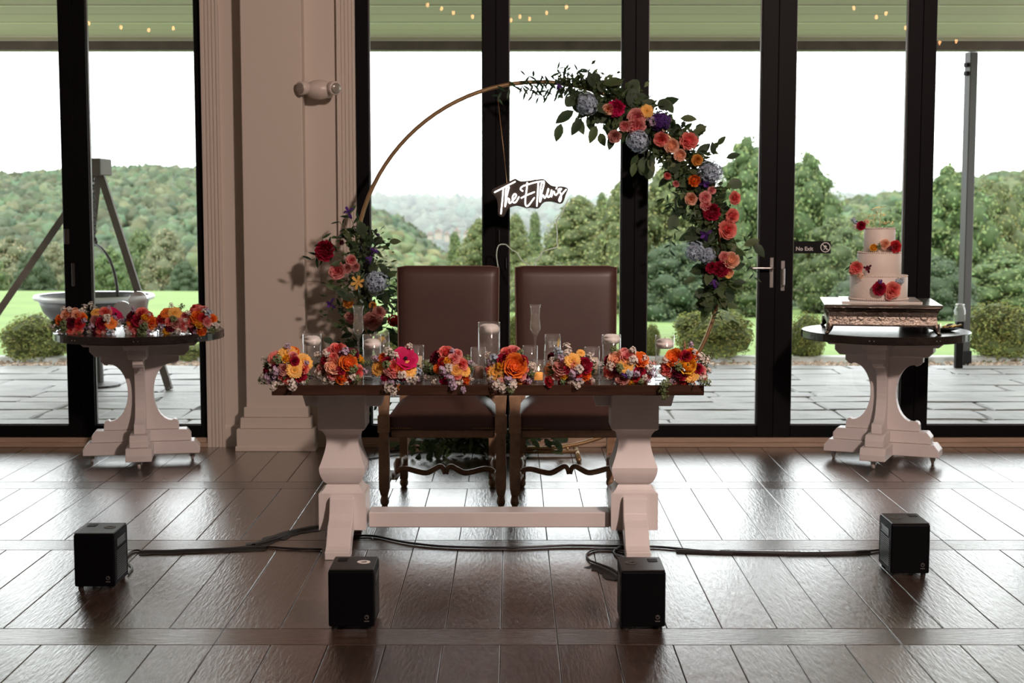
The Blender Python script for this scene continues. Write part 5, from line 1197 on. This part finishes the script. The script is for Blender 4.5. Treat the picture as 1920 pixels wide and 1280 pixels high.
GF = [(1101, 195, 'hydrangea', 'blue', 20), (1155, 203, 'peony', 'hotpink', 14), (1140, 205, ro, 'peach', 9), (1213, 208, g, 'gold', 12), (1194, 220, ro, 'pink', 14), (1193, 238, 'peony', 'pink', 15), (1171, 237, 'peony', 'pink', 9), (1196, 264, 'hydrangea', 'blue', 21), (1152, 256, ro, 'dusty', 11),
      (1239, 226, 'hydrangea', 'purple', 18), (1225, 228, sp, 'lilac', 14), (1239, 262, ro, 'coral', 13), (1259, 273, gr, 'peach', 12), (1292, 264, 'peony', 'coral', 14), (1275, 291, gr, 'peach', 10), (1307, 300, ro, 'amber', 9), (1333, 323, 'hydrangea', 'blue', 21), (1302, 339, rn, 'orange', 11), (1251, 330, ro, 'coral', 6), (1267, 345, ro, 'pink', 6), (1321, 343, 'iris', 'purple', 12),
      (1335, 356, ro, 'pink', 7), (1295, 373, ro, 'peach', 10), (1322, 370, ro, 'pink', 10), (1323, 384, ro, 'pink', 9), (1379, 371, ro, 'coral', 11), (1334, 397, 'peony', 'crimson', 14), (1374, 405, ro, 'coral', 12), (1365, 430, ro, 'coral', 16), (1323, 440, 'iris', 'purple', 13), (1303, 472, 'hydrangea', 'blue', 19), (1326, 478, 'hydrangea', 'blue', 15), (1371, 487, gr, 'peach', 14), (1358, 482, ro, 'pink', 9), (1353, 504, 'peony', 'crimson', 14), (1334, 502, ro, 'crimson', 9), (1367, 511, gr, 'peach', 8), (1366, 516, g, 'gold', 6), (1339, 531, sp, 'purple', 12), (1048, 162, sp, 'purple', 7)]
for px, py, kind, col, r in GF:
    Y = HY-.13 if r > 8 else HY-.10; p = at(px, py, Y); rad = (p-Vector((hc.x, HY, hcz))); rad.y = 0; rad.normalize()
    off = (p-Vector((hc.x, Y, hcz))).length-HR
    flower(ga, kind, col, p-GO, Vector((0, -1, .05))+rad*max(-.5, min(.6, off*4))+Vector((R.uniform(-.25, .25), 0, R.uniform(-.25, .15))), r*Y/F*1.12)
def gpick(a0, a1, sp_=.045, off0=-.03):
    a = R.uniform(a0, a1); k = max(.3, min(1, (a+24)/45)); off = R.gauss(off0, sp_*k); p = apos(a, off, R.uniform(-.09, .05)); rad = apos(a, 1)-apos(a, 0)
    return p, rad*(1 if off > -.01 else -1)*R.uniform(.2, 1)+Vector((R.uniform(-.6, .6), R.uniform(-.6, .2), R.uniform(-.8, .4)))
def gp2(a0, a1, *k):
    p, d = gpick(a0, a1, *k); return p-GO, d
for i in range(270):                               # broad and round leaves, each its own
    a0, a1 = (-13, 78); p, d = gp2(a0, a1, .075, -.035)
    leaf(ga, R.choice(('broad', 'broad', 'round')), p, d, (R.uniform(-.5, .5), -1, R.uniform(-.2, .9)), R.uniform(.06, .115))
greens(ga, 3600, lambda: gp2(-12, 77, .055, -.025), .022, .06)
greens(ga, 260, lambda: gp2(72, 84, .03, -.0), .02, .05)
for px, py, l, dx, dz in ((1052, 232, 34, -.3, -1), (1075, 208, 40, -.8, -.5), (1118, 236, 34, -.4, -1), (1090, 222, 36, -.5, -.8), (1132, 158, 36, .9, .25), (1112, 163, 30, -.2, .7), (1150, 252, 30, -.3, -1), (1262, 212, 32, -.5, .8), (1276, 222, 30, .9, .0), (1300, 250, 28, .8, .5), (1345, 272, 22, .5, .6), (1362, 296, 26, .9, .3), (1338, 290, 24, -.1, .8), (1190, 305, 26, -.2, -1), (1200, 300, 24, .3, -1), (1215, 300, 26, .5, -.9), (1412, 455, 34, .6, -.7), (1395, 460, 30, .9, .4), (1305, 520, 26, -.8, -.3), (1330, 545, 30, .0, -1), (1352, 550, 28, .3, -1), (1375, 530, 24, .9, .1), (1335, 565, 26, -.4, -.9), (1362, 570, 24, .8, -.2)):
    leaf(ga, 'broad', at(px, py, HY-.08)-GO, (dx, -.25, dz), (0, -1, .4), l*HY/F)
for pts in ([(1085, 165), (1040, 158), (990, 160), (940, 172)], [(1085, 170), (1050, 168), (1010, 168), (975, 172)], [(1080, 165), (1060, 150), (1045, 130)], [(1100, 160), (1110, 148), (1105, 135)], [(1060, 158), (1065, 140), (1058, 125)], [(1090, 162), (1040, 150), (1000, 152)], [(1088, 172), (1045, 178), (1005, 182)], [(1075, 160), (1030, 166), (985, 166)], [(1020, 160), (1000, 145), (985, 142)], [(1090, 165), (1080, 140), (1090, 128)], [(1030, 166), (1015, 178), (990, 178)], [(940, 172), (935, 180), (932, 190)],
            [(1290, 400), (1262, 385), (1240, 370)], [(1280, 430), (1262, 440), (1255, 470)], [(1385, 470), (1405, 490), (1416, 525)], [(1385, 440), (1410, 450), (1405, 470)], [(1300, 360), (1270, 372), (1255, 395)], [(1345, 560), (1350, 580), (1347, 596)]):
    k = 'narrow'; sprig(ga, [at(x, y, HY-.05+R.uniform(-.04, .02))-GO for x, y in pts], k, R.uniform(.05, .062), .021, r=.0014)
# left arrangement
la = thing('flower_arrangement', 'tall flower arrangement at the lower left of the hoop, crimson peony at its side', 'arrangement', at(690, 560, HY)); LO = la.location.copy()
LF = [(654, 398, 'iris', 'purple', 12), (608, 469, 'peony', 'crimson', 18), (631, 508, ro, 'pink', 14), (650, 503, ro, 'dusty', 9), (658, 488, ro, 'pink', 9), (665, 500, ro, 'dusty', 9), (704, 529, 'hydrangea', 'blue', 23), (671, 529, 'lily', 'gold', 12), (652, 567, rn, 'amber', 10), (621, 569, 'iris', 'purple', 11), (699, 601, ro, 'dusty', 16), (710, 587, ro, 'dusty', 11), (656, 596, ro, 'dusty', 10), (738, 601, rn, 'red', 11), (701, 470, sp, 'purple', 10), (692, 486, sp, 'purple', 9), (709, 440, sp, 'purple', 4), (641, 455, rn, 'burgundy', 5), (699, 573, ro, 'amber', 6)]
for px, py, kind, col, r in LF:
    Y = HY-.16; p = at(px, py, Y); d = Vector(((px-685)/160, -1, (540-py)/300)); flower(la, kind, col, p-LO, d, r*Y/F*1.1)
def lpick():
    t = R.random(); py = 430+340*t; cx = 682+10*t; hw = (16+34*math.sin(PI*min(1, .15+t*.85)))*Y_/F; p = at(cx, py, HY-R.uniform(.0, .16)); dx = R.gauss(0, .6)*hw; return p+Vector((dx, 0, 0))-LO, Vector((dx*8, R.uniform(-.8, .1), R.uniform(-.4, .8)))
Y_ = 8.8
for i in range(170):
    p, d = lpick(); leaf(la, R.choice(('broad', 'round', 'broad')), p, d, (R.uniform(-.5, .5), -1, R.uniform(0, .9)), R.uniform(.045, .085))
greens(la, 900, lpick, .02, .055)
for pts in ([(672, 450), (664, 425), (655, 400)], [(640, 470), (612, 475), (585, 487)], [(690, 480), (705, 455), (712, 440)], [(705, 560), (725, 530), (748, 520)], [(710, 590), (730, 570), (742, 550)], [(715, 620), (735, 600), (745, 575)], [(700, 640), (728, 640), (745, 625)], [(690, 590), (660, 582), (625, 570)], [(625, 466), (606, 452), (606, 440)], [(720, 600), (738, 590), (740, 560)], [(680, 650), (650, 645), (620, 655)], [(665, 445), (645, 425), (635, 415)], [(660, 430), (675, 415), (668, 410)]):
    sprig(la, [at(x, y, HY-.10+R.uniform(-.05, .03))-LO for x, y in pts], 'narrow', R.uniform(.055, .075), .024)
fg = thing('floor_greenery', 'heap of dark green leaves on the floor at the foot of the hoop', 'greenery', (on(875, 845).x, 9.0, 0)); FO = fg.location.copy()
for i in range(150):
    t = R.gauss(0, .45); px = 895+t*140; hgt = max(.03, .16*(1-t*t*.5))*R.random()**.7; p = Vector((on(px, 850).x, HY+R.uniform(-.16, .12), .03+hgt))
    leaf(fg, R.choice(('broad', 'round', 'broad')), p-FO, (t+R.uniform(-.5, .5), R.uniform(-1, .2), R.uniform(-.3, .6)), (R.uniform(-.4, .4), -.6, 1), R.uniform(.05, .11))
greens(fg, 700, lambda: (Vector((on(895+R.gauss(0, 45), 850).x, HY+R.uniform(-.14, .12), .03+.11*R.random()))-FO, (R.uniform(-1, 1), R.uniform(-1, .3), R.uniform(-.1, .7))), .03, .06)
for pts in ([(880, 830), (840, 822), (800, 826), (770, 840)], [(960, 832), (990, 826), (1020, 822), (1045, 826)], [(870, 836), (830, 840), (790, 850)]):
    sprig(fg, [Vector((on(x, 850).x, HY-.08, max(.02, at(x, y, HY-.08).z)))-FO for x, y in pts], 'broad', .075, .028)

# ------------------------------------------------------------------ neon name sign
ns = thing('neon_sign', 'white neon script name sign hanging inside the hoop', 'sign', at(995, 368, HY)); NO = ns.location.copy()
OUT = [(85, 450), (150, 385), (380, 290), (590, 185), (640, 190), (740, 235), (900, 225), (1080, 200), (1230, 185), (1290, 212), (1360, 280), (1440, 335), (1560, 355), (1650, 350), (1760, 375), (1800, 425), (1745, 560), (1690, 710), (1620, 745), (1560, 730), (1440, 700), (1300, 700), (1220, 745), (1130, 850), (960, 835), (860, 842), (760, 812), (640, 790), (520, 820), (440, 872), (370, 1010), (290, 1030), (225, 975), (225, 850), (210, 690), (160, 570), (95, 510)]
def npt(x, y, Y=HY): p = at(915+x/12, 320+y/12, Y)-NO; return p
q = smooth([npt(x, y) for x, y in OUT], 3, True)
prism([(p.x, p.z) for p in q], 'y', .004, .010).build('backing', 'acrylic', ns)
NS = [[(150, 485), (380, 365), (610, 245)], [(345, 400), (325, 640), (292, 965)], [(385, 800), (415, 600), (455, 440), (470, 365), (440, 350), (405, 420), (395, 600), (385, 800)], [(392, 780), (420, 660), (455, 625), (480, 650), (470, 705), (495, 730), (530, 700)],
      [(530, 700), (600, 620), (635, 555), (605, 520), (560, 570), (550, 660), (575, 715), (630, 700), (695, 590)], [(780, 455), (740, 430), (740, 385), (800, 340), (900, 310), (1010, 275), (1120, 250), (1250, 235)], [(880, 270), (870, 420), (845, 600), (838, 730), (865, 795), (925, 765), (1040, 610)], [(750, 612), (870, 550), (1040, 480)],
      [(1135, 260), (1118, 480), (1098, 795)], [(1170, 700), (1190, 560), (1235, 400), (1262, 270), (1240, 235), (1200, 300), (1175, 460), (1165, 690)], [(1180, 690), (1205, 590), (1235, 550), (1255, 580), (1275, 615), (1310, 560), (1350, 470), (1362, 400), (1335, 480), (1335, 570), (1365, 595), (1405, 540), (1430, 440)], [(1430, 440), (1432, 520), (1422, 595), (1455, 490), (1485, 470), (1500, 530), (1530, 545)],
      [(1548, 375), (1535, 402)], [(1530, 545), (1590, 480), (1640, 420), (1650, 405), (1600, 410), (1580, 450), (1620, 490), (1645, 545), (1640, 640), (1615, 690), (1598, 655), (1640, 560), (1755, 425)]]
mb = MB()
for s in NS:
    pts = [npt(x, y)+Vector((0, -.006, 0)) for x, y in s]; pts = smooth(pts, 4) if len(pts) > 2 else pts
    tube(pts, .0043, 8, mb)
    for e in (pts[0], pts[-1]): ball(e, .0043, mb, ICO1)
mb.build('neon_lettering', 'neon', ns, True)
tube([npt(425, 270)+Vector((0, 0, 0)), at(944, 280, HY)-NO, at(933, 181, HY)-NO], .0022, 6).build('hanging_cord', 'hoop', ns, True)
tube([npt(1545, 372), at(1043, 262, HY)-NO, at(1042, 166, HY)-NO], .0006, 5).build('clear_line', 'thin', ns, True)
def flex(label, pts, Y0, Y1):
    n = len(pts); P = [at(x, y, Y0+(Y1-Y0)*i/(n-1)) for i, (x, y) in enumerate(pts)]; o = tube(smooth(P, 3), .0036, 6).build('lamp_flex', 'whitecord', smooth=True); return tag(o, label, 'cord')
flex('thin white flex falling from the right end of the neon sign behind the right chair', [(1066, 372), (1060, 385), (1053, 402), (1046, 408), (1043, 420), (1045, 438), (1044, 450), (1045, 462), (1034, 466), (1017, 472), (1014, 480), (1005, 489), (1004, 505), (1000, 560), (1003, 640)], HY, HY-.08)
flex('thin white flex looping from the mullion down behind the right chair', [(934, 500), (931, 478), (935, 460), (947, 458), (953, 462), (961, 469), (970, 474), (977, 486), (986, 494), (994, 504), (1000, 540), (1002, 600)], HY+.20, HY-.02)

# ------------------------------------------------------------------ string lights under the ceiling, met again as reflections in the glass
def bulbs(label, pxs):
    t = thing('string_light', label, 'string lights', (0, 2.0, 0)); O = Vector((0, 2.0, 0)); P = []
    for px, py in pxs:
        m = at(px, py, 2*GY-2.0); p = Vector((m.x, 2.0, m.z)); P.append(p)
        b = MB(); ball(p-O+Vector((0, 0, -.03)), (.017, .017, .026), b, ICO2); o = b.build('bulb', 'bulb', t, True)
        s = MB(); lathe([(.010, -.012), (.010, .016)], 10, s); s.v = [(v[0]+p.x, v[1], v[2]+p.z) for v in s.v]; s.build('socket', 'plate', o)
    P = [P[0]+Vector((-.3, 0, .25))]+[p+Vector((0, 0, .016)) for p in P]+[P[-1]+Vector((.3, 0, .25))]
    tube([p-O for p in smooth(P, 4)], .003, 5).build('cord', 'cord', t, True)
bulbs('string of warm bulbs under the ceiling mirrored in the left panes', [(20, -8), (70, 2), (167, 38), (227, 46), (279, 51), (325, 48)])
bulbs('string of warm bulbs under the ceiling mirrored in the middle panes', [(802, 4), (828, 11), (850, 19), (886, 26), (958, 33), (975, 26), (993, 30), (1025, 19), (1062, 8)])
bulbs('string of warm bulbs under the ceiling mirrored in the right panes', [(1601, 10), (1643, 27), (1661, 20), (1698, 47), (1762, 75), (1793, 72), (1847, 83), (1910, 89)])
